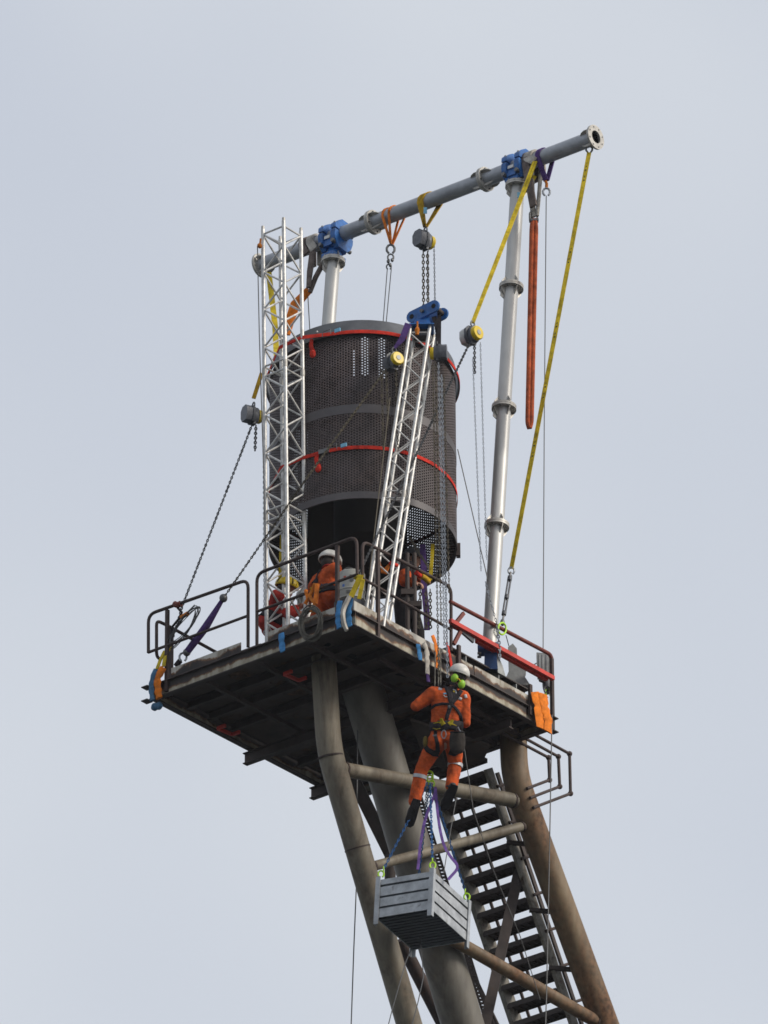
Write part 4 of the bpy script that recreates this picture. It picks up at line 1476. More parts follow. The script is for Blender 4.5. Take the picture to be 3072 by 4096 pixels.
# --- guy B: purple sling from the truss head, hoist, chain to the left end of the platform
wB = 0.74
gb0 = onW(*zb(700, 1480), wB)
gbH = onW(*zb(545, 1885), wB - 0.02)
B_end = onX(*z4(615, 650), 0.15)
B_deck = onX(*z4(265, 1150), 0.14)
one(MB().ribbon([gb0, onW(*zb(630, 1650), wB), gbH + ZV * 0.17], [0.085, 0.075, 0.03], 0.02, side=UV), 'webbing_sling', 'web_purple', 'purple sling from the blue head down to the left yellow hoist', 'sling', 'purple slings at the truss head')
H3 = hoist('yellow-wheeled chain hoist in front of the drum, left of the leaning truss', gbH, -WV * 0.8 + UV * 0.5, 0.88)
add_chain(H3, [gbH - UV * 0.1 - ZV * 0.12, onW(1225, 1915, 0.55), B_end], L=0.046, Wd=0.032, r=0.007, m='chain_brown')
for k, du in enumerate((-0.16, -0.10, 0.02)):
    add_chain(H3, [gbH + UV * du - ZV * 0.12, gbH + UV * (du + 0.02) - ZV * (1.3 if k != 1 else 0.9)], name='hand_chain', m='chain_brown', L=0.05, Wd=0.03, r=0.005)
tb = thing('turnbuckle_sling', 'dark purple sling and shackle slanting down to the left railing', 'sling', B_deck)
MB().ell(B_end, 0.055, 0.05, 0.055, None, 12, 8).build('shackle_ball', 'bolt_steel', tb)
p1 = onX(*z4(480, 870), 0.14); p2 = onX(*z4(345, 1050), 0.13)
MB().tube([B_end, lerp(B_end, p1, 0.4), p1, p2], [0.025, 0.036, 0.052, 0.045], 12).build('sling_body', 'web_purple', tb)
MB().ell(p2, 0.05, 0.05, 0.05, None, 10, 8).build('shackle', 'bolt_steel', tb)
mm = MB(); hook(mm, lerp(p2, B_deck, 0.35), 1.3); mm.build('ring', 'chain_bright', tb)
MB().tube([lerp(p2, B_deck, 0.6), B_deck], 0.035, 10).build('anchor_strap', 'web_dark', tb)

# --- right-hand hoist behind the truss head with the chains that carry the crate
gh4 = onW(*zb(1075, 1800), 0.9)
H4 = hoist('grey-covered chain hoist right of the leaning truss, above the crate chains', gh4 - UV * 0.06, -UV * 0.95 + WV * 0.1, 0.8)
t = thing('webbing_sling', 'dark purple double sling from the blue head to the grey hoist', 'sling', gh4 + ZV * 0.2, 'purple slings at the truss head')
MB().ribbon([onW(*zb(1043, 1310), 0.86), onW(*zb(1040, 1700), 0.88)], 0.05, 0.02, side=UV).build('strap_leg', 'web_dark', t)
MB().ribbon([onW(*zb(985, 1400), 0.86), onW(*zb(1030, 1560), 0.88), onW(*zb(1030, 1720), 0.88)], 0.06, 0.02, side=UV).build('strap_leg', 'web_dark', t)
one(MB().tube(bend([onW(*zb(800, 1455), 0.6), onW(*zb(800, 1520), 0.6), onW(*zb(795, 1600), 0.6)], 0.05), [0.012] * 4 + [0.026, 0.03, 0.03, 0.02], 8), 'lashing_knot', 'rope_orange', 'small orange rope knot on the blue head plate', 'lashing')

# --- guy C: left hoist and chain to the left corner
ghC = onX(*zm(180, 430), 0.35)
H5 = hoist('dark grey chain hoist at the left edge of the lattice tower', ghC, UV * 0.85 + WV * 0.45, 0.9, cover='hoist_cover')
C_end = onX(*z4(315, 700), 0.1)
add_chain(H5, [ghC - ZV * 0.14 - UV * 0.02, C_end, onX(*zi(430, 590), 0.1)], L=0.046, Wd=0.034, r=0.0075)
add_chain(H5, [ghC - ZV * 0.14 + UV * 0.03, ghC - ZV * 0.5 + UV * 0.02], name='slack_chain', L=0.05, Wd=0.045, r=0.009)
for k, du in enumerate((0.125, 0.155)):
    a = ghC + UV * du - ZV * 0.1
    add_chain(H5, [a, a - ZV * 2.95 + UV * 0.02], name='hand_chain', m='chain_bright', L=0.045, Wd=0.026, r=0.0045)
gC0 = onG(1075, 1090)
one(MB().ribbon([ghC + ZV * 0.24, ghC + ZV * 0.6 + UV * 0.1], 0.05, 0.015, side=UV), 'webbing_sling', 'web_amber', 'short amber sling above the hoist at the left of the lattice tower', 'sling')
one(MB().ribbon([gC0, onG(1100, 1300), onW(1110, 1500, 2.7)], 0.075, 0.012, side=UV, ), 'webbing_sling', 'web_yellow', 'yellow sling hanging from the left beam end behind the lattice tower', 'sling')
one(MB().ribbon([onW(1128, 2140, 1.9), onW(1120, 2330, 1.9)], 0.05, 0.012, side=UV), 'webbing_sling', 'web_yellow', 'yellow sling low behind the lattice tower, above the crouching worker', 'sling')

# --- left mast sleeves
c0 = bpt(1262)
sleeve('grey-white padded sleeve over the beam left of the left blue clamp', 1262, 0.11, 'sleeve_white', (1258, 1022))
sleeve('tan padded sleeve over the beam behind the lattice tower', 1230, 0.10, 'sleeve_brown', (1225, 1040))
one(MB().tube([onG(1252, 1020) - WV * 0.14, onG(1240, 1100) - WV * 0.1, onG(1234, 1165) - WV * 0.1], [0.05, 0.048, 0.035], 12, flat=(1, .6)), 'sling_sleeve', 'sleeve_brown', 'brown sleeve hanging from the beam to the orange sling', 'sleeve', 'padded sleeves on the beam')
one(MB().tube([onG(1300, 1040), onG(1262, 1110), onG(1240, 1170)], [0.035, 0.035, 0.03], 12), 'sling_sleeve', 'sleeve_brown', 'brown sleeve slanting from the left mast head to the orange sling', 'sleeve', 'padded sleeves on the beam')
one(MB().tube([onG(1236, 1160), onG(1180, 1220), onG(1160, 1280), onG(1152, 1340)], [0.055, 0.07, 0.062, 0.03], 12, flat=(1, 0.5), ref=WV), 'round_sling', 'cloth_orange', 'orange sling behind the lattice tower, above the drum rim', 'sling')
wire('thin wire from the orange sling to the top rim of the drum', [onG(*za(835, 1150)), onG(*za(870, 1500)) - ZV * 0.3], r=0.007)
wire('thin dark line down the left side of the lattice tower', [onX(*za(165, 480), 0.1), onX(*za(190, 1650), 0.1), onX(1055, 1900, 0.1), onX(1064, 2300, 0.1)], r=0.007)
one(MB().ell(onX(*za(195, 475), 0.08), 0.035, 0.03, 0.035, None, 10, 8).tube([onX(*za(208, 380), 0.08), onX(*za(198, 460), 0.08)], 0.012, 8), 'rope_pulley', 'rope_orange', 'tiny orange pulley tied to the top left of the lattice tower', 'pulley')

# --- guy D: yellow strap from the right beam end to the right edge
d0 = onG(*zc(1450, 325)); d1 = onY(2045, 2275, 0.12); 
d0 = onG(*zc(1450, 325))
gD = thing('yellow_strap', 'long taut yellow webbing strap from the right beam end down to a turnbuckle', 'strap', d1)
MB().ribbon(sagline(d0, d1, 0.0, 24), 0.056, 0.008, side=UV, twist=0.35).build('webbing', 'web_yellow', gD)
mm = MB(); hook(mm, d0 + ZV * 0.05, 1.2); mm.build('top_shackle', 'bolt_steel', gD)
# faint printed marks down the strap
sdv = (UV - (d1 - d0).normalized() * UV.dot((d1 - d0).normalized())).normalized()
nv = (d1 - d0).normalized().cross(sdv).normalized()
if nv.dot(FWD) > 0:
    nv = -nv
for f0 in (0.035, 0.235, 0.415, 0.56, 0.7):
    for k in range(4):
        p = lerp(d0, d1, f0 + k * 0.0085 + (0.008 if k > 1 else 0))
        MB().box(p + nv * 0.0065, 0.016 if k % 2 else 0.009, 0.016, 0.002, (sdv, (d1 - d0).normalized(), nv)).build('printed_mark', 'print_black', gD)
d2 = onY(2010, 2490, 0.06)
t_ = thing('turnbuckle', 'dark steel turnbuckle below the long yellow strap', 'turnbuckle', d2)
mm = MB(); hook(mm, d1 - ZV * 0.03, 1.1); mm.build('shackle', 'chain_bright', t_)
td = (d2 - d1).normalized()
MB().tube([d1 + td * 0.06, d1 + td * 0.14], 0.014, 8).build('eye_rod', 'chain_steel', t_)
for s in (-1, 1):
    MB().tube([d1 + td * 0.12 + UV * 0.016 * s, d2 - td * 0.16 + UV * 0.016 * s], 0.012, 8).build('body_rod', 'hoist_grey', t_)
for f in (0.16, 0.5, 0.8):
    MB().tube([lerp(d1, d2, f), lerp(d1, d2, f + 0.06)], 0.03, 10).build('body_end', 'hoist_grey', t_)
MB().tube([d2 - td * 0.17, d2], 0.013, 8).build('eye_rod', 'chain_steel', t_)
MB().ell(d2, 0.03, 0.03, 0.05, None, 10, 8).build('shackle', 'bolt_steel', t_)
lr = [onY(*zf(722 + 50 * math.cos(a), 615 + 75 * math.sin(a)), -0.02) for a in [2 * math.pi * k / 16 for k in range(16)]]
one(MB().tube(lr, 0.012, 8, closed=True), 'lime_ring', 'lime_paint', 'lime green ring sling round the red top rail', 'ring')
dch = thing('rigging_chain', 'bright steel chain running down past the lime ring to the base beam', 'chain', onY(*zf(690, 1000), -0.03))
add_chain(dch, [onY(*zf(655, 580), -0.05), onY(*zf(690, 850), -0.05), onY(*zf(690, 1020), -0.05)], m='chain_bright', L=0.06, Wd=0.045, r=0.009)
add_chain(dch, [onY(*zf(510, 20), 0.05), onY(*zf(655, 560), -0.02)], name='long_chain', m='chain_bright', L=0.05, Wd=0.03, r=0.005)
wire('wire from the drum flank down to the right mast foot', [onW(*z3(615, 1090), 2.0), onY(*z5(1040, 720), 0.1)], r=0.007)
for i, (a, b) in enumerate((((1560, 1590), (1478, 2300)), ((1640, 1500), (1700, 2260)))):
    if i == 0:
        wire('dim wire slanting down in front of the drum to the near corner', [onW(*a, 0.6), onW(*b, 0.3)], r=0.007, m='chain_brown')
for i, px in enumerate((1731, 1742, 1754, 1766, 1775)):
    a = onW(px, 1450 if i < 3 else 1500, 0.88)
    zend = onW(px + 18, (2700, 2480, 2560, 2690, 2350)[i], 0.62).z
    q = Vector((a.x, a.y, 0)) + UV * 0.045 - WV * 0.12
    q.z = zend
    tch = thing('hanging_chain', ('leftmost', 'second from left', 'middle', 'heavy fourth', 'rightmost')[i] + ' of the chains hanging from the grey hoist past the railing', 'chain', q, 'chains hanging from the grey hoist')
    add_chain(tch, [a, q], m='chain_bright' if i in (2, 3) else 'chain_brown', L=0.05, Wd=0.028 if i != 3 else 0.034, r=0.005 if i != 3 else 0.006)
# ================================================================== PEOPLE
def remesh_obj(mb, name, material, parent, voxel=0.012, smooth=4, sub=0):
    o = mb.build(name, material, parent)
    r = o.modifiers.new('remesh', 'REMESH')
    r.mode = 'VOXEL'
    r.voxel_size = voxel
    r.use_smooth_shade = True
    if smooth:
        s = o.modifiers.new('smooth', 'SMOOTH')
        s.factor = 0.5
        s.iterations = smooth
    return o


def limb(mb, pts, rs, n=12, k=4):
    """tapered chain with round joints"""
    P, R = [], []
    for i in range(len(pts) - 1):
        for j in range(k):
            t = j / k
            P.append(lerp(pts[i], pts[i + 1], t))
            R.append(rs[i] * (1 - t) + rs[i + 1] * t)
    P.append(Vector(pts[-1])); R.append(rs[-1])
    mb.tube(P, R, n)
    for p, r in zip(pts, rs):
        mb.ell(p, r, r, r, None, n, 8)


def hand(mb, wrist, d, palm_n, s=1.0, curl=1.0):
    """palm and five curled fingers; d along the palm, palm_n out of the palm"""
    d = Vector(d).normalized()
    pn = Vector(palm_n) - d * Vector(palm_n).dot(d)
    pn.normalize()
    sd = d.cross(pn).normalized()
    c = wrist + d * 0.055 * s
    mb.ell(c, 0.042 * s, 0.02 * s, 0.056 * s, (sd, pn, d), 12, 8)
    for i, (o_, L_) in enumerate(((-0.031, 0.066), (-0.0105, 0.078), (0.0105, 0.073), (0.031, 0.058))):
        p0 = wrist + d * 0.088 * s + sd * o_ * s
        a = 0.5 * curl
        p1 = p0 + (d * math.cos(a) + pn * math.sin(a)) * L_ * 0.48 * s
        a = 1.5 * curl
        p2 = p1 + (d * math.cos(a) + pn * math.sin(a)) * L_ * 0.36 * s
        a = 2.3 * curl
        p3 = p2 + (d * math.cos(a) + pn * math.sin(a)) * L_ * 0.26 * s
        mb.tube([p0 - d * 0.02 * s, p0, p1, p2, p3], [0.0095 * s, 0.0095 * s, 0.009 * s, 0.0085 * s, 0.007 * s], 8)
    t0 = wrist + d * 0.035 * s - sd * 0.034 * s
    t1 = t0 + (d * 0.6 - sd * 0.7 + pn * 0.4).normalized() * 0.036 * s
    t2 = t1 + (d * 0.8 - sd * 0.1 + pn * 0.7).normalized() * 0.03 * s
    mb.tube([t0, t1, t2], [0.012 * s, 0.0105 * s, 0.009 * s], 8)


def headmesh(mb, c, up, fwd, s=1.0):
    """skull, face with nose, brow, chin, ears; c is the middle of the head"""
    up = Vector(up).normalized()
    f = Vector(fwd) - up * Vector(fwd).dot(up)
    f.normalize()
    r = f.cross(up).normalized()
    mb.ell(c + up * 0.025 * s, 0.077 * s, 0.098 * s, 0.098 * s, (r, f, up), 16, 12)
    mb.ell(c - up * 0.05 * s + f * 0.022 * s, 0.058 * s, 0.07 * s, 0.07 * s, (r, f, up), 14, 10)
    mb.ell(c - up * 0.1 * s + f * 0.06 * s, 0.028 * s, 0.025 * s, 0.02 * s, (r, f, up), 10, 8)
    mb.tube([c + up * 0.012 * s + f * 0.09 * s, c - up * 0.028 * s + f * 0.112 * s, c - up * 0.034 * s + f * 0.09 * s], [0.009 * s, 0.014 * s, 0.01 * s], 8)
    mb.tube([c + up * 0.02 * s + f * 0.088 * s - r * 0.045 * s, c + up * 0.024 * s + f * 0.096 * s, c + up * 0.02 * s + f * 0.088 * s + r * 0.045 * s], 0.01 * s, 8)
    mb.tube([c - up * 0.062 * s + f * 0.085 * s - r * 0.024 * s, c - up * 0.06 * s + f * 0.093 * s, c - up * 0.062 * s + f * 0.085 * s + r * 0.024 * s], 0.008 * s, 8)
    for q in (-1, 1):
        mb.ell(c + r * (0.08 * s * q) - up * 0.01 * s, 0.012 * s, 0.022 * s, 0.033 * s, (r, f, up), 8, 8)
    return r, f, up


def helmet(parent, c, r, f, up, m='helmet_white', s=1.0):
    """shell of a climbing helmet with rim, ribs and chin straps"""
    vs, fs = [], []
    n, k = 24, 8
    for i in range(k + 1):
        ph = math.pi * 0.54 * i / k
        for j in range(n):
            t = 2 * math.pi * j / n
            rx, ry, rz = 0.112 * s, 0.138 * s, 0.112 * s
            bulge = 1 + 0.03 * math.cos(2 * t) + (0.03 * math.cos(6 * t) if 1 < i < k - 1 else 0)
            vs.append(c + up * 0.04 * s + r * (rx * math.sin(ph) * math.cos(t) * bulge) + f * (ry * math.sin(ph) * math.sin(t) * bulge) + up * (rz * math.cos(ph)))
    for i in range(k):
        for j in range(n):
            j2 = (j + 1) % n
            fs.append((i * n + j, (i + 1) * n + j, (i + 1) * n + j2, i * n + j2))
    MB().ell(c + up * 0.0 - f * 0.035 * s, 0.083 * s, 0.075 * s, 0.085 * s, (r, f, up), 14, 10).build('hair', 'hair_dark', parent)
    o = MB().add(vs, fs).build('helmet', m, parent, angle=70)
    sd = o.modifiers.new('solid', 'SOLIDIFY')
    sd.thickness = 0.012
    sd.offset = 1
    rim = [c + up * (0.028 * s) + r * (0.116 * s * math.cos(2 * math.pi * j / 20)) + f * (0.142 * s * math.sin(2 * math.pi * j / 20)) for j in range(20)]
    MB().tube(rim, 0.008 * s, 6, closed=True).build('helmet_rim', m, o)
    for q in (-1, 1):
        MB().tube([c + r * (0.1 * q * s) + up * 0.02 * s, c + r * (0.075 * q * s) - up * 0.07 * s + f * 0.02 * s, c - up * 0.125 * s + f * 0.045 * s], 0.006 * s, 6).build('chin_strap', 'web_black', o)
    return o


def strap(parent, target, pts, w, m, side, name='harness_strap', off=0.006, th=0.008):
    """webbing shrunk on to the clothing"""
    P = []
    for i in range(len(pts) - 1):
        for j in range(6):
            P.append(lerp(pts[i], pts[i + 1], j / 6))
    P.append(Vector(pts[-1]))
    vs, fs = [], []
    for i, p in enumerate(P):
        t = (P[min(i + 1, len(P) - 1)] - P[max(i - 1, 0)]).normalized()
        s_ = Vector(side) - t * Vector(side).dot(t)
        if s_.length < 1e-4:
            s_ = frame(t)[0]
        s_.normalize()
        for q in (-0.5, 0, 0.5):
            vs.append(p + s_ * (q * w))
    for i in range(len(P) - 1):
        for q in range(2):
            fs.append((i * 3 + q, i * 3 + q + 1, (i + 1) * 3 + q + 1, (i + 1) * 3 + q))
    o = MB().add(vs, fs).build(name, m, parent)
    sw = o.modifiers.new('wrap', 'SHRINKWRAP')
    sw.target = target
    sw.wrap_method = 'NEAREST_SURFACEPOINT'
    sw.wrap_mode = 'OUTSIDE_SURFACE'
    sw.wrap_mode = 'ABOVE_SURFACE'
    sw.offset = off
    so2 = o.modifiers.new('solid', 'SOLIDIFY')
    so2.thickness = th
    so2.offset = 0
    return o


from mathutils.bvhtree import BVHTree


def cloth_tree(o):
    bpy.context.view_layer.update()
    dg = bpy.context.evaluated_depsgraph_get()
    ev = o.evaluated_get(dg)
    me = ev.to_mesh()
    vs = [ev.matrix_world @ v.co for v in me.vertices]
    tr = BVHTree.FromPolygons(vs, [tuple(p.vertices) for p in me.polygons])
    ev.to_mesh_clear()
    return tr


def laid(parent, tree, pts, w, m, dirn, name='harness_strap', off=0.005, th=0.008):
    """webbing laid on the clothing: outline points are dropped along dirn on to the cloth"""
    dirn = Vector(dirn).normalized()
    P = []
    for i in range(len(pts) - 1):
        for j in range(8):
            P.append(lerp(pts[i], pts[i + 1], j / 8))
    P.append(Vector(pts[-1]))
    vs, fs = [], []
    for i, p in enumerate(P):
        t = (P[min(i + 1, len(P) - 1)] - P[max(i - 1, 0)])
        t = (t - dirn * t.dot(dirn)).normalized()
        s_ = t.cross(dirn).normalized()
        ww = w if not isinstance(w, (list, tuple)) else w[0] + (w[1] - w[0]) * i / (len(P) - 1)
        for q in (-0.5, -0.17, 0.17, 0.5):
            a = p + s_ * (q * ww)
            h = tree.ray_cast(a - dirn * 1.0, dirn)
            b = h[0] - dirn * off if h[0] is not None else (Vector(vs[-1]) if vs else a)
            vs.append(b)
    for i in range(len(P) - 1):
        for q in range(3):
            fs.append((i * 4 + q, i * 4 + q + 1, (i + 1) * 4 + q + 1, (i + 1) * 4 + q))
    o = MB().add(vs, fs).build(name, m, parent)
    so2 = o.modifiers.new('solid', 'SOLIDIFY')
    so2.thickness = th
    so2.offset = 0
    return o


def band(parent, a, b, t, r, w, m='reflective', name='reflective_band'):
    p = lerp(a, b, t)
    d = (Vector(b) - Vector(a)).normalized()
    return MB().tube([p - d * w / 2, p + d * w / 2], r, 18).build(name, m, parent)


def boot(parent, ankle, toe, up, s=1.0, m='boot_leather'):
    d = (Vector(toe) - Vector(ankle)).normalized()
    up = Vector(up).normalized()
    mb = MB()
    sole_dir = d
    mb.tube([ankle + up * 0.075 * s, ankle + up * 0.02 * s, ankle - up * 0.03 * s], [0.060 * s, 0.060 * s, 0.055 * s], 14)
    sd = sole_dir.cross(up).normalized()
    upn = sd.cross(sole_dir).normalized()
    base = ankle - up * 0.055 * s
    mb.ell(base - d * 0.045 * s, 0.042 * s, 0.05 * s, 0.045 * s, (sd, d, upn), 12, 8)
    mb.ell(base + d * 0.06 * s, 0.046 * s, 0.1 * s, 0.045 * s, (sd, d, upn), 12, 8)
    mb.ell(base + d * 0.13 * s - upn * 0.008 * s, 0.05 * s, 0.07 * s, 0.038 * s, (sd, d, upn), 12, 8)
    o = remesh_obj(mb, 'boot', m, parent, 0.009, 3)
    MB().prism([(x, y) for x, y in ((-0.09, -0.036), (-0.05, -0.044), (0.1, -0.05), (0.17, -0.045), (0.2, -0.02), (0.2, 0.02), (0.17, 0.045), (0.1, 0.05), (-0.05, 0.044), (-0.09, 0.036))], base - upn * 0.048 * s, d * s, sd * s, upn, 0.022 * s).build('sole', 'web_black', o)
    return o


# ---------------------------------------------------------------- worker hanging on ropes
TB = rad(20)
bN = (WV * math.cos(TB) + ZV * math.sin(TB)).normalized()      # normal of his leaning-back body plane
P0w = onW(*zg(880, 1130), 0.62)                                # waist
def onB(p, off=0.0): return hit(*p, bN, bN.dot(P0w) + off)


BU = (ZV * math.cos(TB) - WV * math.sin(TB)).normalized()      # up along his body
wk = thing('person', 'worker in orange coveralls and white helmet hanging on ropes below the right platform edge', 'person', P0w)
neck, hd = onB(zg(1050, 440), 0.02), onB(zg(1135, 230), 0.03)
shL, shR = onB(zg(640, 560), 0.0), onB(zg(1235, 640), 0.0)
elL, elR = onB(zg(310, 800), -0.02), onB(zg(1275, 1120), 0.03)
haL, haR = onB(zg(560, 700), 0.30), onB(zg(1100, 880), 0.33)
waist = onB(zg(880, 1130)); chest = onB(zg(940, 760), 0.0)
hipL, hipR = onB(zg(720, 1480), 0.02), onB(zg(1050, 1480), 0.02)
knL, knR = onB(zh(610, 400), 0.06), onB(zh(1165, 330), 0.10)
anL, anR = onB(zh(490, 940), 0.02), onB(zh(1100, 680), 0.0)
toL, toR = onB(zh(370, 1330), 0.08), onB(zh(985, 930), 0.08)
sk = MB()
hr, hf, hu = headmesh(sk, hd, (hd - neck).normalized() + ZV * 0.3, bN * 0.9 + UV * -0.25 + ZV * 0.1)
limb(sk, [hd - hu * 0.07, neck, chest], [0.058, 0.058, 0.09])
limb(sk, [chest, waist, lerp(hipL, hipR, 0.5)], [0.11, 0.1, 0.11])
for a, b, c, h_, pn_ in ((shL, elL, haL, 1, ZV), (shR, elR, haR, 1, ZV)):
    limb(sk, [chest, a, b, c], [0.06, 0.05, 0.04, 0.029], 10)
    hand(sk, c, (c - b).normalized() + ZV * 0.3, pn_ * 1.0 - bN * 0.4)
for a, b, c in ((hipL, knL, anL), (hipR, knR, anR)):
    limb(sk, [lerp(hipL, hipR, 0.5), a, b, c], [0.08, 0.07, 0.05, 0.045], 10)
remesh_obj(sk, 'body', 'skin', wk, 0.0075, 2)
cv = MB()
# torso: rows of ellipses from collar to hips
rowsT = [(neck + (chest - neck) * 0.15, 0.085, 0.08), (lerp(shL, shR, 0.5) + BU * 0.01, 0.205, 0.115), (chest, 0.215, 0.135), (lerp(chest, waist, 0.6), 0.19, 0.125), (waist, 0.178, 0.12), (lerp(waist, lerp(hipL, hipR, 0.5), 0.6), 0.185, 0.135), (lerp(hipL, hipR, 0.5) - BU * 0.02, 0.185, 0.14)]
for i in range(len(rowsT) - 1):
    for j in range(4):
        t = j / 4
        p = lerp(rowsT[i][0], rowsT[i + 1][0], t)
        a_ = rowsT[i][1] * (1 - t) + rowsT[i + 1][1] * t
        b_ = rowsT[i][2] * (1 - t) + rowsT[i + 1][2] * t
        sdx = (shR - shL).normalized() if i < 2 else UV
        cv.ell(p, a_, b_, 0.055, (sdx, bN, sdx.cross(bN).normalized()), 18, 8)
for a, b, c in ((shL, elL, haL), (shR, elR, haR)):
    w_ = lerp(b, c, 0.86)
    limb(cv, [lerp(chest, a, 0.75) + BU * 0.02, a, lerp(a, b, 0.5), b, w_], [0.1, 0.09, 0.075, 0.068, 0.05], 14)
cv.ell(hipL - BU * 0.02 - bN * 0.02, 0.115, 0.13, 0.13, (UV, bN, BU), 14, 9)
cv.ell(hipR - BU * 0.02 - bN * 0.02, 0.115, 0.13, 0.13, (UV, bN, BU), 14, 9)
for a, b, c in ((hipL, knL, anL), (hipR, knR, anR)):
    limb(cv, [a - BU * 0.03, lerp(a, b, 0.5), b, lerp(b, c, 0.45), lerp(b, c, 0.99)], [0.118, 0.102, 0.084, 0.080, 0.076], 16)
clo = remesh_obj(cv, 'coverall', 'coverall', wk, 0.011, 4)
tx = bpy.data.textures.new('cloth_folds', 'CLOUDS')
tx.noise_scale = 0.055
dm = clo.modifiers.new('folds', 'DISPLACE')
dm.texture = tx
dm.strength = 0.015
dm.mid_level = 0.5
dm.texture_coords = 'LOCAL'
hm = helmet(wk, hd, hr, hf, hu, 'helmet_white', 1.02)
for q, px in ((-1, zg(1065, 255)), (1, zg(1205, 375))):
    e = onB(px, -0.09)
    ax_ = ((e - hd) - hu * (e - hd).dot(hu)).normalized()
    MB().ell(e, 0.036, 0.047, 0.056, (ax_, hu.cross(ax_), hu), 16, 12).build('ear_defender', 'muff_lime', wk)
    MB().tube([e, lerp(e, hd + hu * 0.1, 0.6)], 0.008, 6).build('muff_arm', 'hoist_grey', wk)
MB().tube([onB(zg(1090, 260), -0.11), onB(zg(1150, 275), -0.13), onB(zg(1195, 345), -0.11)], 0.009, 6).build('neck_band', 'hoist_yellow', wk)
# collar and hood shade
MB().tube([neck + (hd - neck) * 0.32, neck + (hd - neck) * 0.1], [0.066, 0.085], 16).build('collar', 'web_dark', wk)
boot(wk, anL, toL, (knL - anL).normalized(), 1.22)
boot(wk, anR, toR, (knR - anR).normalized(), 1.2)
band(wk, knL, anL, 0.24, 0.088, 0.045)
band(wk, knR, anR, 0.02, 0.094, 0.045)
TW = cloth_tree(clo)
def lay(pts, w, m, name='harness_strap', off=0.005, th=0.008): return laid(wk, TW, [onB(p, 0) for p in pts], w, m, bN, name, off, th)


lay([zg(790, 430), zg(785, 500)], 0.045, 'reflective', 'shoulder_patch', 0.003, 0.003)
lay([zg(1270, 590), zg(1290, 660)], 0.035, 'reflective', 'shoulder_patch', 0.003, 0.003)
lay([zg(1140, 660), zg(1200, 690)], 0.035, 'reflective', 'back_patch', 0.003, 0.003)
lay([zg(845, 580), zg(935, 575)], 0.018, 'label_blue', 'back_print', 0.003, 0.003)
lay([zg(850, 605), zg(880, 640), zg(940, 640)], 0.010, 'label_white', 'back_print', 0.003, 0.003)
# harness
lay([zg(905, 380), zg(960, 560), zg(1000, 760)], (0.075, 0.06), 'web_dark')
lay([zg(1200, 500), zg(1110, 640), zg(1010, 760)], (0.05, 0.06), 'web_dark')
lay([zg(1010, 420), zg(1060, 560), zg(1040, 680)], (0.11, 0.07), 'web_dark', 'back_pad', 0.004)
lay([zg(1030, 490), zg(1085, 505), zg(1095, 570)], 0.012, 'reflective', 'back_print', 0.012, 0.003)
lay([zg(1040, 520), zg(1065, 545)], 0.018, 'hoist_yellow', 'back_print', 0.012, 0.003)
lay([zg(1000, 760), zg(960, 900), zg(925, 1000), zg(905, 1090)], (0.055, 0.045), 'web_dark')
lay([zg(575, 870), zg(680, 800), zg(830, 775), zg(980, 790)], 0.032, 'web_dark')
lay([zg(1020, 800), zg(1110, 890), zg(1180, 990), zg(1205, 1110)], 0.036, 'web_dark')
MB().ell(onB(zg(955, 820), -0.14), 0.018, 0.012, 0.024, (UV, bN, BU), 8, 8).build('back_ring', 'hoist_grey', wk)
# waist belt all round
def ringpts(c, ra, rb_, n=22, tilt=0.0): return [c + UV * (ra * math.cos(2 * math.pi * k / n)) + bN * (rb_ * math.sin(2 * math.pi * k / n)) + BU * tilt * math.cos(2 * math.pi * k / n) for k in range(n + 1)]


wb = lerp(waist, lerp(hipL, hipR, 0.5), 0.22)
strap(wk, clo, ringpts(wb, 0.22, 0.18), 0.11, 'web_dark', BU, 'waist_belt', 0.010, 0.014)
for pts, w_ in (([zg(800, 1065), zg(815, 1130), zg(850, 1190)], (0.03, 0.06)), ([zg(640, 1155), zg(745, 1140), zg(830, 1165)], (0.006, 0.024)),
                ([zg(1030, 1090), zg(1000, 1140), zg(950, 1180)], (0.03, 0.055)), ([zg(970, 1180), zg(1030, 1175), zg(1110, 1205)], (0.024, 0.006)),
                ([zg(640, 1245), zg(710, 1275), zg(785, 1262)], (0.008, 0.012))):
    lay(pts, w_, 'web_gold', 'belt_trim', 0.022, 0.006)
lay([zg(690, 1300), zg(690, 1400), zg(730, 1560), zg(735, 1690)], (0.035, 0.055), 'web_black', 'leg_riser')
lay([zg(470, 1560), zg(540, 1670), zg(650, 1735), zg(780, 1730)], (0.05, 0.075), 'web_black', 'leg_loop', 0.006, 0.01)
lay([zg(960, 1700), zg(1060, 1740), zg(1200, 1650)], 0.06, 'web_black', 'leg_loop', 0.006, 0.01)
cb = onB(zg(855, 1355), -0.19)
kb = [cb + UV * (0.028 * math.cos(a)) + BU * (0.05 * math.sin(a)) for a in [2 * math.pi * k / 14 for k in range(14)]]
MB().tube(kb, 0.007, 6, closed=True).build('carabiner', 'chain_bright', wk)
MB().tube([onB(zg(640, 1380), -0.17), onB(zg(720, 1375), -0.17)], 0.01, 6).build('buckle', 'chain_bright', wk)
mb = MB()
bc = onB(zg(1120, 1490), -0.22)
mb.tube([bc + BU * 0.11, bc + BU * 0.06, bc - BU * 0.05, bc - BU * 0.12, bc - BU * 0.15], [0.085, 0.098, 0.1, 0.085, 0.05], 16, flat=(1, 0.62), ref=bN)
tbg = remesh_obj(mb, 'tool_bag', 'bag_dark', wk, 0.012, 2)
MB().tube([bc + BU * 0.11 + UV * 0.085 * math.cos(a) + bN * 0.055 * math.sin(a) for a in [2 * math.pi * k / 18 for k in range(18)]], 0.009, 6, closed=True).build('bag_rim', 'web_black', tbg)
mb = MB()
gp = onB(zg(450, 1500), -0.02)
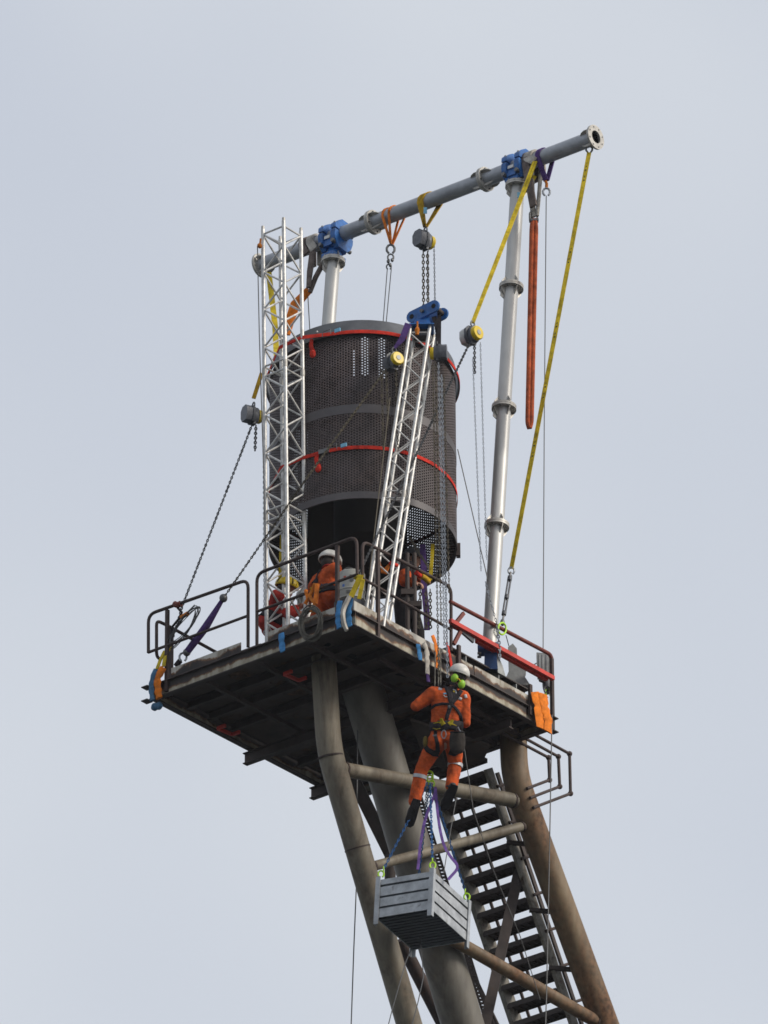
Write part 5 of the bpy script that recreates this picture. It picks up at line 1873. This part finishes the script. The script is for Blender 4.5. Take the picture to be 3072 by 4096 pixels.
mb.ell(gp + UV * 0.03, 0.035, 0.05, 0.075, (UV, bN, BU), 12, 8)
remesh_obj(mb, 'side_pouch', 'pouch_brown', wk, 0.012, 2)
MB().tube([onB(zg(1130, 1210), -0.17), onB(zg(1160, 1270), -0.17), onB(zg(1250, 1380), -0.2)], 0.008, 6).build('gear_clip', 'chain_bright', wk)
# his ropes
for i, (a, b) in enumerate((((755, 0), (750, 420)), ((790, 20), (795, 400)), ((690, 0), (680, 430)))):
    p, q = onB(zg(*b), 0.14), onB(zg(*b), 0.14)
    p = onY(zg(*a)[0], zg(*a)[1] - 60, -0.02)
    wire(('pale middle', 'pale right', 'twisted left')[i] + ' rope running up from the hanging worker to the deck edge', [q, p], r=0.008, m='rope_grey', name='access_rope', group='ropes of the hanging worker')


# ---------------------------------------------------------------- crouching workers on the deck
def crouch(label, W, pts, shade, hel, net=False, face=None, arm_only=False):
    """pts: dict of 3-D joints"""
    p = pts
    t = thing('person', label, 'person', (p['hip'].x, p['hip'].y, 0.0))
    f = face.normalized()
    r = f.cross(ZV).normalized()
    sk = MB()
    hr, hf, hu = headmesh(sk, p['head'], (p['head'] - p['neck']).normalized() + ZV * 0.4, f - ZV * 0.3)
    limb(sk, [p['head'] - hu * 0.07, p['neck'], p['chest'], p['hip']], [0.058, 0.058, 0.08, 0.08])
    shl, shr = p['chest'] + r * 0.17 + (p['neck'] - p['chest']) * 0.45, p['chest'] - r * 0.17 + (p['neck'] - p['chest']) * 0.45
    arms = ((shl, p['elR'], p['haR']), (shr, p['elL'], p['haL']))
    for a, b, c in arms:
        limb(sk, [p['chest'], a, b, c], [0.06, 0.05, 0.04, 0.03], 10)
        hand(sk, c, (c - b), f + ZV * -0.2)
    legs = ((p['hip'] + r * 0.1, p['knR'], p['anR']), (p['hip'] - r * 0.1, p['knL'], p['anL']))
    for a, b, c in legs:
        limb(sk, [p['hip'], a, b, c], [0.06, 0.05, 0.04, 0.04], 10)
    remesh_obj(sk, 'body', 'skin', t, 0.009, 2)
    cv = MB()
    back = (p['neck'] - p['hip']).normalized()
    rows = [(p['neck'] - back * 0.03, 0.08, 0.085), (lerp(shl, shr, 0.5), 0.18, 0.115), (p['chest'], 0.185, 0.13), (lerp(p['chest'], p['hip'], 0.6), 0.165, 0.125), (p['hip'], 0.17, 0.145)]
    bf = r.cross(back).normalized()
    for i in range(len(rows) - 1):
        for j in range(4):
            q = j / 4
            cv.ell(lerp(rows[i][0], rows[i + 1][0], q), rows[i][1] * (1 - q) + rows[i + 1][1] * q, rows[i][2] * (1 - q) + rows[i + 1][2] * q, 0.06, (r, bf, back), 16, 8)
    for a, b, c in arms:
        limb(cv, [lerp(p['chest'], a, 0.7), a, b, lerp(b, c, 0.88)], [0.1, 0.09, 0.07, 0.05], 14)
    for a, b, c in legs:
        limb(cv, [a, lerp(a, b, 0.5), b, lerp(b, c, 0.92)], [0.12, 0.105, 0.085, 0.068], 14)
    clo = remesh_obj(cv, 'coverall', shade, t, 0.012, 4)
    dm = clo.modifiers.new('folds', 'DISPLACE')
    dm.texture = tx
    dm.strength = 0.015
    dm.mid_level = 0.5
    h = helmet(t, p['head'], hr, hf, hu, hel, 1.05)
    MB().tube([p['neck'] + (p['head'] - p['neck']) * 0.3, p['neck']], [0.07, 0.09], 16).build('collar', 'coverall_red', t)
    for c_, k_ in ((p['anR'], p['knR']), (p['anL'], p['knL'])):
        boot(t, c_ + ZV * 0.02, c_ + f * 0.25 - ZV * 0.03, ZV)
    wv = lerp(p['chest'], p['hip'], 0.75)
    rp_ = [wv + r * (0.21 * math.cos(2 * math.pi * k / 20)) + bf * (0.17 * math.sin(2 * math.pi * k / 20)) for k in range(21)]
    strap(t, clo, rp_, 0.1, 'web_dark', back, 'waist_belt', 0.01, 0.012)
    strap(t, clo, [wv - bf * 0.0 - f * 0.25 + back * 0.02 - r * 0.1, wv - f * 0.25 + r * 0.1], 0.025, 'web_gold', back, 'belt_trim', 0.022, 0.006)
    strap(t, clo, [p['neck'] - f * 0.2, p['chest'] - f * 0.3, wv - f * 0.25], 0.06, 'web_dark', r, 'harness_strap', 0.008, 0.008)
    return t, hr, hf, hu


wK = 0.92
def K(p, dw=0.0): return onW(*zj(*p), wK + dw)


kn = dict(head=K((735, 590)), neck=K((710, 720), -0.02), chest=K((640, 940), -0.02), hip=K((680, 1340), 0.0))
kn['elL'] = K((385, 1080), 0.05); kn['haL'] = K((330, 1380), 0.2)
kn['elR'] = K((900, 1050), 0.2); kn['haR'] = K((1000, 1250), 0.4)
g_ = Vector((kn['hip'].x, kn['hip'].y, 0))
kn['knL'] = g_ + WV * 0.34 - UV * 0.2 + ZV * 0.12; kn['anL'] = g_ - WV * 0.08 - UV * 0.12 + ZV * 0.10
kn['knR'] = g_ + WV * 0.34 + UV * 0.2 + ZV * 0.45; kn['anR'] = g_ + WV * 0.25 + UV * 0.2 + ZV * 0.09
crouch('kneeling worker in orange with white helmet, back turned, behind the near corner railing', wK, kn, 'coverall', 'helmet_white', face=WV * 0.55 + UV * 0.8)
wN = 1.45
def N_(p, dw=0.0): return onW(*zd(*p), wN + dw)


nn_ = dict(head=N_((480, 850)), neck=N_((440, 960), 0.02), chest=N_((370, 1080), 0.05), hip=N_((250, 1330), 0.12))
nn_['elL'] = N_((480, 1180), -0.1); nn_['haL'] = N_((600, 1180), -0.05)
nn_['elR'] = N_((470, 1150), 0.3); nn_['haR'] = N_((620, 1100), 0.3)
g_ = Vector((nn_['hip'].x, nn_['hip'].y, 0))
nn_['knL'] = g_ + UV * 0.36 - WV * 0.12 + ZV * 0.4; nn_['anL'] = g_ + UV * 0.26 - WV * 0.12 + ZV * 0.09
nn_['knR'] = g_ + UV * 0.36 + WV * 0.15 + ZV * 0.14; nn_['anR'] = g_ - UV * 0.04 + WV * 0.15 + ZV * 0.1
pt, hr, hf, hu = crouch('crouching worker in red with yellow-black helmet behind the lattice tower', wN, nn_, 'coverall_red', 'hoist_yellow', face=UV * 0.9 - WV * 0.2)
for k in range(5):
    a = -0.8 + 0.4 * k
    arcp = [nn_['head'] + hu * (0.045 + 0.115 * math.sin(t_)) + (hf * math.cos(a) + hr * math.sin(a)) * (0.145 * math.cos(t_)) for t_ in [math.pi * q / 10 for q in range(11)]]
    MB().tube(arcp, 0.008, 6).build('helmet_stripe', 'web_black', pt)
# ================================================================== HANGING CRATE
cr_n, cr_l, cr_r = onW(*zn(935, 262), 0.72), None, None
ex = (UV * 0.47 + WV * 0.883).normalized()
ey = (-UV * 0.883 + WV * 0.47).normalized()
rot = Matrix.Rotation(rad(3.5), 3, FWD)
ex, ey, ez = rot @ ex, rot @ ey, rot @ ZV
LXc, LYc, HC = 1.02, 0.77, 0.50
crt = thing('metal_crate', 'grey ribbed metal stillage crate hanging below the worker', 'crate', cr_n - ez * 0.6)
O = cr_n.copy()


def cpt(x, y, z): return O + ex * x + ey * y + ez * z


for x, y in ((0, 0), (LXc, 0), (0, LYc), (LXc, LYc)):
    sx, sy = (1 if x == 0 else -1), (1 if y == 0 else -1)
    L_ = 0.06
    pr = [(0, 0), (L_ * sx, 0), (L_ * sx, 0.012 * sy), (0.012 * sx, 0.012 * sy), (0.012 * sx, L_ * sy), (0, L_ * sy)]
    pr = [(p - 0.006 * sx, q - 0.006 * sy) for p, q in pr]
    MB().prism(pr, cpt(x, y, -0.275), ex, ey, ez, 0.63).build('corner_post', 'crate_zinc', crt)
    MB().tube([cpt(x + 0.03 * sx, y + 0.03 * sy, 0.03), cpt(x + 0.03 * sx, y + 0.03 * sy, 0.06)], 0.012, 6).build('lifting_eye', 'crate_zinc', crt)
for i, (z0, z1) in enumerate(((-0.0, -0.07), (-0.098, -0.218), (-0.246, -0.358), (-0.386, -0.50))):
    zc_, hh = (z0 + z1) / 2, z0 - z1
    dpt_ = 0.012 if i else 0.018
    for y, s in ((0, 1), (LYc, -1)):
        prof = [(0.0, -hh / 2), (0.0, hh / 2), (0.012, hh / 2), (0.012, -hh / 2)]
        MB().box(cpt(LXc / 2, y + s * 0.018, zc_), LXc - 0.03, dpt_, hh, (ex, ey, ez)).build('side_slat', 'crate_zinc', crt)
    for x, s in ((0, 1), (LXc, -1)):
        MB().box(cpt(x + s * 0.018, LYc / 2, zc_), dpt_, LYc - 0.03, hh, (ex, ey, ez)).build('side_slat', 'crate_zinc', crt)
for y, s in ((0, 1), (LYc, -1)):
    MB().box(cpt(LXc / 2, y + s * 0.034, -0.25), LXc - 0.04, 0.006, 0.48, (ex, ey, ez)).build('shadow_panel', 'crate_floor', crt)  # dark backing paints the slat shadows into the gaps
for x, s in ((0, 1), (LXc, -1)):
    MB().box(cpt(x + s * 0.034, LYc / 2, -0.25), 0.006, LYc - 0.09, 0.48, (ex, ey, ez)).build('shadow_panel', 'crate_floor', crt)
for i in range(12):
    MB().box(cpt(0.06 + (LXc - 0.12) * (i + 0.5) / 12, LYc / 2, -0.49), 0.052, LYc - 0.06, 0.03, (ex, ey, ez)).build('floor_rib', 'crate_floor', crt)
MB().box(cpt(LXc / 2, LYc / 2, -0.478), LXc - 0.06, LYc - 0.06, 0.012, (ex, ey, ez)).build('floor_sheet', 'crate_floor', crt)
# chain sling with lime fittings
apex = onW(*zh(745, 560), 0.95)
slg = thing('chain_sling', 'blue four-leg chain sling with lime green fittings lifting the crate', 'chain sling', apex)
corners = [cpt(0.03, 0.03, 0.06), cpt(LXc - 0.03, 0.03, 0.06), cpt(0.03, LYc - 0.03, 0.06), cpt(LXc - 0.03, LYc - 0.03, 0.06)]
for c in corners:
    d = (apex - c).normalized()
    o = MB().chain([c + d * 0.1, apex - d * 0.06], L=0.05, Wd=0.034, r=0.0068).build('chain_leg', 'chain_blue', slg)
    o['kind'] = 'stuff'
    m_ = MB(); hook(m_, c + d * 0.03, 1.0); m_.build('hook', 'lime_paint', slg)
    m_ = MB(); hook(m_, c + d * 0.1, 0.7, ZV, WV); m_.build('shackle', 'lime_paint', slg)
for k, q in enumerate(((735, 500), (745, 560), (775, 640))):
    m_ = MB(); hook(m_, onW(*zh(*q), 0.95), 1.25 - 0.15 * k); m_.build('top_link', 'lime_paint', slg)
for i, (pts, lbl) in enumerate((([(835, 700), (845, 780), (790, 900), (700, 1130), (640, 1330), (585, 1659)], 'violet slack sling falling left from the lime links into the crate'),
                                ([(840, 790), (870, 1100), (910, 1400), (970, 1659)], 'violet slack sling falling right from the lime links'))):
    P = [onW(*zh(*p), 0.93) for p in pts]
    if i == 0:
        P.append(onW(*zn(735, 250), 0.93))
    else:
        P += [onW(*zn(1150, 90), 0.93), onW(*zn(1265, 215), 0.93), onW(*zn(1120, 375), 0.93)]
    one(MB().ribbon(bend(P, 0.08, 3), 0.034, 0.01, side=UV), 'webbing_sling', 'web_violet', lbl, 'sling', 'violet slings over the crate')
chn = thing('rigging_chain', 'thin steel chain hanging behind the blue crate sling', 'chain', onW(*zh(650, 1200), 1.0))
add_chain(chn, [onW(*zh(700, 700), 1.0), onW(*zh(645, 1200), 1.0)], L=0.045, Wd=0.03, r=0.005)
for i, (a, b, w_) in enumerate((((770, 430), (725, 1183), 0), ((440, 850), (350, 1183), 0), ((545, 920), (485, 1183), 0))):
    pass
wire('line hanging in the sky left of the tower, leftmost', [Vector((onW(1432, 3000, 2.2).x, onW(1432, 3000, 2.2).y, -0.2)), onW(1425, 3555, 2.2), onW(1415, 3800, 2.2), onW(1404, 4120, 2.2)], r=0.008)
wire('thin line crossing the left leg below the crate', [cpt(0.95, 0.74, -0.5), onW(*z7(447, 840), 0.5), onW(*z7(370, 1110), 0.4), onW(*z7(340, 1230), 0.4)], r=0.006)
wire('thin line crossing the riser pipe below the crate', [cpt(0.7, 0.5, -0.5), onW(*z7(545, 920), 0.7), onW(*z7(515, 1060), 0.6), onW(*z7(470, 1230), 0.6)], r=0.006)
wire('thin line hanging in front of the stairway treads', [onY(1840, 2870, 0.3), onY(*z7(820, 0), 0.3), onY(*z7(930, 330), 0.3), onY(*z7(1080, 700), 0.3), onY(*z7(1190, 1050), 0.3)], r=0.006)
wire('thin line from the worker down beside the crate', [onW(*z6(920, 760), 0.8), onW(*z6(890, 930), 0.8), onW(*z6(850, 1180), 0.8)], r=0.006)

# ================================================================== ROPE COILS
def coil(label, c, ax, ay, ra, rb_, turns, r, m, tie=None):
    t = thing('rope_coil', label, 'rope coil', c - ZV * rb_, 'coiled ropes on the railings')
    az = ax.cross(ay).normalized()
    for k in range(turns):
        pts = []
        o1, o2 = random.uniform(-0.02, 0.02), random.uniform(-0.02, 0.02)
        s = random.uniform(0.86, 1.12)
        ph = random.uniform(0, 6)
        for j in range(26):
            a = 2 * math.pi * j / 26
            pts.append(c + ax * (ra * s * math.cos(a) + o1) + ay * (rb_ * s * math.sin(a) + o2) + az * (0.02 * math.sin(a * 2 + ph) + random.uniform(-0.002, 0.002) + k * 0.003))
        MB().tube(pts, r, 6, closed=True).build('turn', m, t)
    if tie:
        MB().tube(tie, [0.028] * len(tie), 10).build('tie', 'rope_orange', t)
    return t


cc0 = onX(*zd(820, 1320), -0.03)
coil('grey rope coil hung from the railing over the left beam', cc0, (-YA * 0.9 + ZV * 0.35).normalized(), (ZV * 0.94 + YA * 0.3).normalized(), 0.155, 0.215, 11, 0.010, 'rope_grey',
     [onX(*zd(870, 780), 0.0), onX(*zd(790, 950), -0.02), onX(*zd(860, 1040), -0.03), onX(*zd(820, 1160), -0.03)])
one(MB().tube([onX(*zd(890, 790), -0.01), onX(*zd(880, 930), -0.03), onX(*zd(865, 1050), -0.03)], 0.03, 8), 'lashing_strap', 'web_orange', 'orange lashing straps knotted to the mid rail by the coil', 'lashing')
one(MB().tube([onX(*zd(740, 870), 0.0), onX(*zd(770, 980), -0.02), onX(*zd(730, 1050), -0.02)], 0.024, 8), 'lashing_strap', 'cloth_orange', 'small orange lashing left of the coil straps', 'lashing')
cc1 = onX(*zi(590, 420), 0.05)
coil('dark wire coil tied to the far left railing', cc1, (-YA * 0.75 + ZV * 0.66).normalized(), (ZV * 0.6 + YA * 0.8).normalized(), 0.28, 0.10, 7, 0.006, 'wire_steel',
     [onX(*zi(545, 300), 0.05), onX(*zi(640, 240), 0.05)])
one(MB().tube([onX(*zi(460, 120), 0.03), onX(*zi(500, 135), 0.03), onX(*zi(540, 115), 0.03)], 0.04, 10), 'rail_lashing', 'red_rail_paint', 'rusty orange lashing round the top rail of the far left railing', 'lashing')
one(MB().tube([onX(*zi(500, 170), 0.04), onX(*zi(555, 230), 0.05), onX(*zi(530, 300), 0.05), onX(*zi(430, 420), 0.05), onX(*zi(420, 600), 0.05)], 0.016, 8), 'rail_rope', 'web_dark', 'dark rope hanging from the far left top rail beside the wire coil', 'rope')
one(MB().tube([onX(*zi(640, 215), 0.05), onX(*zi(725, 130), 0.02)], 0.006, 6), 'wire_end', 'wire_steel', 'stiff wire end sticking up from the dark wire coil', 'wire')

# ================================================================== DECK CLUTTER
bk = onW(*zj(1185, 1130), 0.62)
buck = thing('plastic_drum', 'white plastic drum with printed label on the deck at the near corner', 'drum', (bk.x, bk.y, bk.z - 0.2))
MB().tube([bk - ZV * 0.19, bk - ZV * 0.16, bk + ZV * 0.15, bk + ZV * 0.18, bk + ZV * 0.2], [0.15, 0.165, 0.172, 0.172, 0.15], 28).build('body', 'bucket_white', buck)
MB().ring(bk - ZV * 0.06, ZV, 0.16, 0.176, 0.02, 28).build('hoop', 'bucket_white', buck)
MB().ring(bk - ZV * 0.17, ZV, 0.155, 0.172, 0.02, 28).build('hoop', 'bucket_white', buck)
fd = -WV


def decal(du, dz, w, h, m):
    a = du / 0.175
    n_ = (-WV * math.cos(a) + UV * math.sin(a))
    MB().box(bk + n_ * 0.176 + ZV * dz, w, h, 0.003, (n_.cross(ZV), ZV, n_)).build('printed_label', m, buck)


decal(-0.08, 0.07, 0.035, 0.05, 'print_red')
decal(0.005, 0.06, 0.05, 0.09, 'print_dark')
decal(0.005, 0.07, 0.03, 0.03, 'bucket_white')
decal(-0.1, -0.03, 0.03, 0.035, 'print_blue')
decal(-0.02, -0.115, 0.09, 0.012, 'print_dark')
decal(-0.02, -0.135, 0.08, 0.008, 'print_dark')
MB().tube(bend([bk + ZV * 0.16 - UV * 0.165, bk + ZV * 0.3 - UV * 0.06, bk + ZV * 0.28 + UV * 0.02], 0.08), 0.006, 6).build('handle', 'bolt_steel', buck)
# support for the drum: a dark box
MB_ = MB().box(Vector((bk.x, bk.y, (bk.z - 0.2) / 2)), 0.3, 0.3, bk.z - 0.2)
one(MB_, 'equipment_box', 'hoist_grey', 'dark equipment box under the white plastic drum', 'box')
# gear bundle at the right: two stands, slings and orange cloth
wg = 1.55
def G(x, y, d=0.0): return onW(*ze(x, y), wg + d)


st = thing('stand_post', 'left one of two dark vertical stand posts behind the right railing', 'post', Vector((G(830, 1000).x, G(830, 1000).y, 0)), 'dark stand posts on deck')
for k, x in enumerate((830, 925)):
    if k:
        st = thing('stand_post', 'right one of two dark vertical stand posts behind the right railing', 'post', Vector((G(x, 1000).x, G(x, 1000).y, 0)), 'dark stand posts on deck')
    b_ = G(x, 900)
    base_ = Vector((b_.x, b_.y, 0.0))
    top_ = Vector((b_.x, b_.y, 1.55))
    MB().tube([base_, top_], 0.028, 12).build('tube', 'dark_steel', st)
    MB().box(base_ + ZV * 0.02, 0.2, 0.2, 0.04).build('foot', 'dark_steel', st)
    MB().box(G(x + (10 if k else 0), 770 if k == 0 else 930), 0.16, 0.1, 0.07, (UV, WV, ZV)).build('coupler', 'dark_steel', st)
og = thing('person', 'worker bending behind the right railing, only orange-red sleeve and dark legs showing', 'person', Vector((G(780, 1000, 0.2).x, G(780, 1000, 0.2).y, 0)))
sk = MB()
hp_ = G(760, 700, 0.35); kn1 = G(800, 900, 0.2); an1 = G(745, 1130, 0.2)
s1 = G(800, 480, 0.35); e1_ = G(790, 610, 0.1); h1_ = G(930, 640, 0.05)
hdp = G(900, 330, 0.5)
gz = Vector((an1.x, an1.y, 0.09))
hr, hf, hu = headmesh(sk, hdp, ZV + UV * 0.3, UV * 0.8 - WV * 0.1)
limb(sk, [hdp - hu * 0.08, s1 + ZV * 0.1, s1, hp_], [0.055, 0.06, 0.1, 0.1])
limb(sk, [s1, e1_, h1_], [0.05, 0.04, 0.03], 10)
hand(sk, h1_, h1_ - e1_, -ZV + WV * 0.2)
limb(sk, [s1, G(900, 560, 0.5), G(1000, 600, 0.4)], [0.05, 0.04, 0.03], 10)
hand(sk, G(1000, 600, 0.4), UV, -ZV)
limb(sk, [hp_, lerp(hp_, gz, 0.5), gz], [0.07, 0.05, 0.045], 10)
g2 = gz + UV * 0.25 + WV * 0.3
limb(sk, [hp_, lerp(hp_, g2, 0.5) + UV * 0.08, g2], [0.07, 0.05, 0.045], 10)
remesh_obj(sk, 'body', 'skin', og, 0.009, 2)
cv = MB()
limb(cv, [s1, e1_, lerp(e1_, h1_, 0.85)], [0.085, 0.075, 0.052], 14)
limb(cv, [s1, G(900, 560, 0.5), lerp(G(900, 560, 0.5), G(1000, 600, 0.4), 0.85)], [0.085, 0.075, 0.052], 14)
remesh_obj(cv, 'sleeves', 'coverall', og, 0.012, 4)
cv = MB()
limb(cv, [s1 + ZV * 0.08, s1, lerp(s1, hp_, 0.5), hp_], [0.09, 0.15, 0.14, 0.15], 16)
remesh_obj(cv, 'vest', 'web_dark', og, 0.012, 4)
cv = MB()
limb(cv, [hp_, lerp(hp_, gz, 0.5), lerp(hp_, gz, 0.93)], [0.13, 0.08, 0.065], 14)
limb(cv, [hp_, lerp(hp_, g2, 0.5) + UV * 0.08, lerp(hp_, g2, 0.93)], [0.13, 0.08, 0.065], 14)
remesh_obj(cv, 'trousers', 'web_black', og, 0.012, 4)
boot(og, gz, gz + UV * 0.2 + WV * 0.1, ZV)
boot(og, g2, g2 + UV * 0.2 + WV * 0.1, ZV)
helmet(og, hdp, hr, hf, hu, 'hoist_grey', 1.03)
for i, (pts, w_, m, lb) in enumerate((([(1030, 130), (1045, 400), (1050, 700), (1080, 1000), (1090, 1260)], 0.075, 'web_purple', 'dark purple sling hanging inside the drum down to the right deck'),
                                   ([(1165, 120), (1150, 380), (1130, 600)], 0.045, 'web_yellow', 'yellow sling inside the drum above the right railing'),
                                   ([(860, 30), (960, 210), (1060, 360), (1130, 470)], 0.03, 'rope_grey', 'twisted grey rope slanting inside the drum opening'))):
    one(MB().ribbon([G(*p, 0.25) for p in pts], w_, 0.02, side=UV), 'webbing_sling', m, lb, 'sling', 'slings inside the drum')
for i, x in enumerate((1000, 1075, 1130)):
    tch = thing('rigging_chain', ('left', 'middle', 'right')[i] + ' of three heavy chains hanging to the deck behind the right railing', 'chain', G(x - 20, 1260, 0.1), 'heavy chains behind the right railing')
    add_chain(tch, [G(x, 720, 0.1), G(x + (-20 if i == 0 else 5), 1240, 0.1)], L=0.06, Wd=0.044, r=0.008, m='chain_brown')
ohk = MB().prism([(-0.05, 0.1), (-0.035, 0.0), (0.0, -0.03), (0.05, 0.03), (0.07, 0.0), (0.03, -0.1), (-0.04, -0.08)], onW(*ze(520, 420), 0.62), UV, ZV, WV, 0.03)
one(ohk, 'lifting_hook', 'web_orange', 'small orange hook shape hanging inside the leaning truss', 'hook')
for i, (pts, r_, m, lb) in enumerate((([(940, 500), (1000, 545)], 0.03, 'web_red', 'red tape lashing on the right railing near its bend'), ([(1010, 545), (1060, 570), (1110, 620)], 0.036, 'web_amber', 'amber rag wrapped round the right railing'), ([(600, 370), (690, 405)], 0.025, 'web_red', 'red tape strip on the right railing beside the leaning truss'))):
    one(MB().tube([onY(*ze(*p), 0.02) for p in pts], r_, 10), 'rail_lashing', m, lb, 'lashing', 'tapes and rags on the right railing')
# machines near the right corner
def Q(x, y, d=0.35): return onY(2000 + x * 0.1719, 2480 + y * 0.1719, d)


wn = thing('rope_puller', 'grey rope puller on a bracket behind the red bars, left unit', 'winch', Q(330, 1330, 0.3))
MB().prism([(-0.05, -0.42), (0.06, -0.42), (0.05, 0.1), (0.0, 0.17), (-0.06, 0.12)], Q(300, 900, 0.3) + ZV * 0.02, UV, ZV, WV, 0.09).build('arm', 'grey_machine', wn)
MB().tube([Q(450, 1200) - WV * 0.06, Q(450, 1200) + WV * 0.06], 0.085, 20).build('sheave_housing', 'grey_machine', wn)
MB().prism([(-0.14, -0.12), (0.2, -0.14), (0.06, 0.1), (-0.04, 0.12)], Q(330, 1330, 0.3), UV, ZV, WV, 0.12).build('bracket', 'grey_machine', wn)
MB().tube([Q(500, 1290), Q(515, 1370), Q(535, 1380)], 0.012, 8).build('hook', 'bolt_steel', wn)
one(MB().tube([Q(140, 360, 0.1), Q(205, 600, 0.3)], 0.006, 6), 'wire_rope', 'wire_steel', 'short wire from the lime ring to the grey rope puller', 'wire rope', 'thin wire ropes in the rigging')
one(MB().tube([Q(760, 1060), Q(915, 965)], 0.008, 6).tube([Q(540, 1175), Q(600, 1140)], 0.008, 6), 'wire_link', 'wire_steel', 'thin line joining the two grey units behind the red bars', 'wire')
wm = thing('rope_puller', 'grey panelled unit beside the right corner post', 'winch', Q(1040, 1300, 0.2))
MB().prism([(-0.09, -0.2), (0.08, -0.24), (0.08, 0.1), (-0.1, 0.12)], Q(1035, 1000, 0.2), UV, ZV, WV, 0.12).build('case', 'grey_machine', wm)
for s in (-0.06, -0.02, 0.03):
    MB().box(Q(1035, 1000, 0.2) + UV * s - WV * 0.064 - ZV * 0.05, 0.012, 0.01, 0.28, (UV, WV, ZV)).build('rib', 'hoist_silver', wm)
MB().ell(Q(1100, 1500, 0.15), 0.07, 0.06, 0.14, None, 12, 8).build('rope_drum', 'hoist_grey', wm)
MB().tube([Q(940, 1390, 0.15), Q(1090, 1450, 0.15)], 0.03, 8).build('crank', 'dark_steel', wm)
for k in range(3):
    m_ = MB(); hook(m_, Q(1100 + 20 * k, 1620 + 60 * k, 0.12), 1.1); m_.build('shackle', 'bolt_steel' if k != 1 else 'lime_paint', wm)
